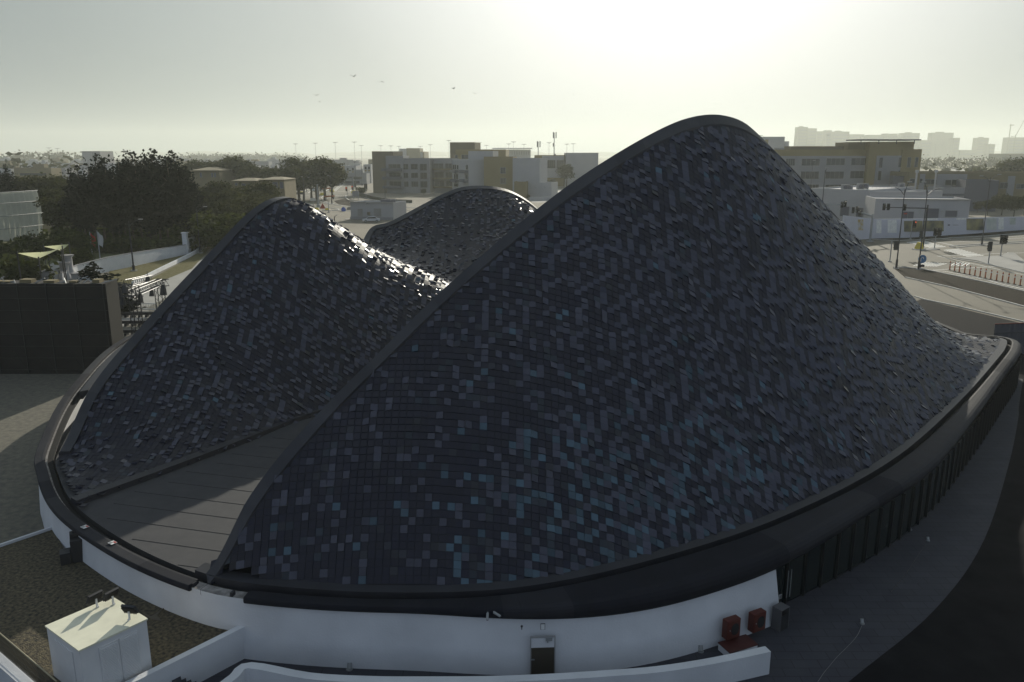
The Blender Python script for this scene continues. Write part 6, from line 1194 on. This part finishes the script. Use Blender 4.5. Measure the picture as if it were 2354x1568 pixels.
truss('truss_beam', g(1320, 400, 94), g(1680, 250, 108), .8, 'sunlit truss beam joining the front and rear towers', 'truss'); truss('truss_beam', g(1160, 300, 94), g(1340, 330, 94), .8, 'short truss beam left of the front tower', 'truss'); truss('truss_beam', g(1640, 255, 108), g(1790, 260, 108), .9, 'short truss beam projecting right from the rear tower', 'truss'); truss('truss_beam', g(1180, 460, 95), g(1470, 470, 95), .8, 'lower truss beam crossing behind the front tower', 'truss'); truss('truss_beam', g(1300, 260, 100), g(1560, 200, 108), .8, 'upper truss beam behind the front tower', 'truss')
for k, (x, y, Y) in enumerate([(1735, 340, 107), (1590, 375, 104), (1180, 360, 93), (1230, 480, 94), (1200, 525, 94), (1540, 205, 108), (1250, 330, 93), (1450, 440, 95)]):
    p = g(x, y, Y); t = empty('stage_light', p, ['large black speaker light under the rear beam', 'small stage light under the middle of the sunlit beam', 'stage light nearest the black screen', 'stage light under the lower truss beam', 'lowest hanging stage light beside the screen side', 'stage light on top of the upper beam', 'stage light left of the front tower head', 'stage light right of the front tower on the lower beam'][k], 'stage light', 'lights on the truss rig'); s_ = 1.3 if k == 0 else .9
    b = MB(); b.tube([(0, 0, .5 * s_), (0, 0, .1), (0, -.1, -.6 * s_)], [.18 * s_, .3 * s_, .38 * s_], 8); b.build('housing', m_post, t, local=True); b = MB(); b.tube([(0, 0, .4 * s_), (0, 0, 1.1 * s_)], .05, 5); b.build('clamp', m_alu, t, local=True)
for k, (y, l) in enumerate(((692, 'upper long dark beam on the ground beyond the stage'), (802, 'middle long dark beam on the ground beyond the stage'), (918, 'lowest long dark beam on the ground beside the screen'))):
    a, b_ = KG('A8', 1190, y), KG('A8', 1620, y - 6); t = empty('low_barrier', (a + b_) / 2, l, 'barrier', 'long dark barriers beyond the stage'); m_ = MB(); ribbon(m_, [a, b_], .4, .35, .75); m_.build('beam', m_post, t); m_ = MB()
    for q in range(6): p = a.lerp(b_, q / 5); m_.box((p.x, p.y, .16), (.3, .8, .36))
    m_.build('feet', m_post, t)
a, b_ = KG('A8', 1190, 605), KG('A8', 1660, 612); t = empty('white_barrier', (a + b_) / 2, 'white crowd barrier line across the plaza beyond the truss', 'barrier'); m_ = MB(); m_.tube([a + Vector((0, 0, 1.1)), b_ + Vector((0, 0, 1.1))], .06, 5); m_.tube([a + Vector((0, 0, .25)), b_ + Vector((0, 0, .25))], .1, 5); m_.build('rails', m_line, t); m_ = MB()
for q in range(24): p = a.lerp(b_, q / 23); m_.tube([p, p + Vector((0, 0, 1.1))], .035, 4)
m_.build('posts', m_galv, t)
# birds
for k, (u, v) in enumerate([(726, 219), (735, 234), (813, 176), (877, 188), (1042, 204), (1092, 215), (1318, 218)]):
    p = D(u, v, 150 + 8 * k); s_ = .42 if k in (1, 6) else .68; b = MB(); b.mesh([(0, .5, 0), (.12, .1, .05), (0, -.55, 0), (-.12, .1, .05), (0, .1, -.12)], [(0, 1, 3), (1, 2, 3), (0, 4, 1), (0, 3, 4), (1, 4, 2), (3, 2, 4)]); wz = (.25, .1, .45, -.2, .35, .2, .1)[k]
    for sg in (-1, 1): b.mesh([(sg * .1, .2, .03), (sg * .1, -.15, .03), (sg * .7, -.1, wz), (sg * 1.25, -.2, wz * .5), (sg * .7, .25, wz), (sg * .1, .05, -.03)], [(0, 1, 2, 4), (2, 3, 4), (5, 2, 1), (5, 4, 2), (5, 0, 4)])
    b.v = [(x * s_ * 1.3, y * s_, z * s_) for x, y, z in b.v]; o = b.build('bird', m_post); o.location = p; o.rotation_euler = (0, 0, k * 1.3)
    tag(o, ['dark bird flying lower left above the left dune, wings slightly raised', 'tiny dark bird just below the left lowest bird', 'highest dark bird in the sky with wings raised in a v', 'dark bird right of the highest one', 'dark bird above the rear dune with raised wings', 'dark bird right of the one above the rear dune', 'lone tiny dark bird farthest right in the sky'][k], 'bird', 'birds flying over the roofs')
# ================================================================ haze
HZT = 262.0
b = MB(); b.box((0, 4300, (HZT - 1) / 2), (15600, 9000, HZT + 1)); hz = b.build('haze', bpy.data.materials.new('haze')); m_ = hz.data.materials[0]; m_.use_nodes = True; t_ = m_.node_tree; t_.nodes.clear(); o_ = t_.nodes.new('ShaderNodeOutputMaterial'); pv = t_.nodes.new('ShaderNodeVolumePrincipled')
pv.inputs['Color'].default_value = (0.86, 0.905, 0.84, 1); pv.inputs['Density'].default_value = 0.00017; pv.inputs['Anisotropy'].default_value = 0.35; t_.links.new(pv.outputs[0], o_.inputs['Volume']); hz['kind'] = 'stuff'
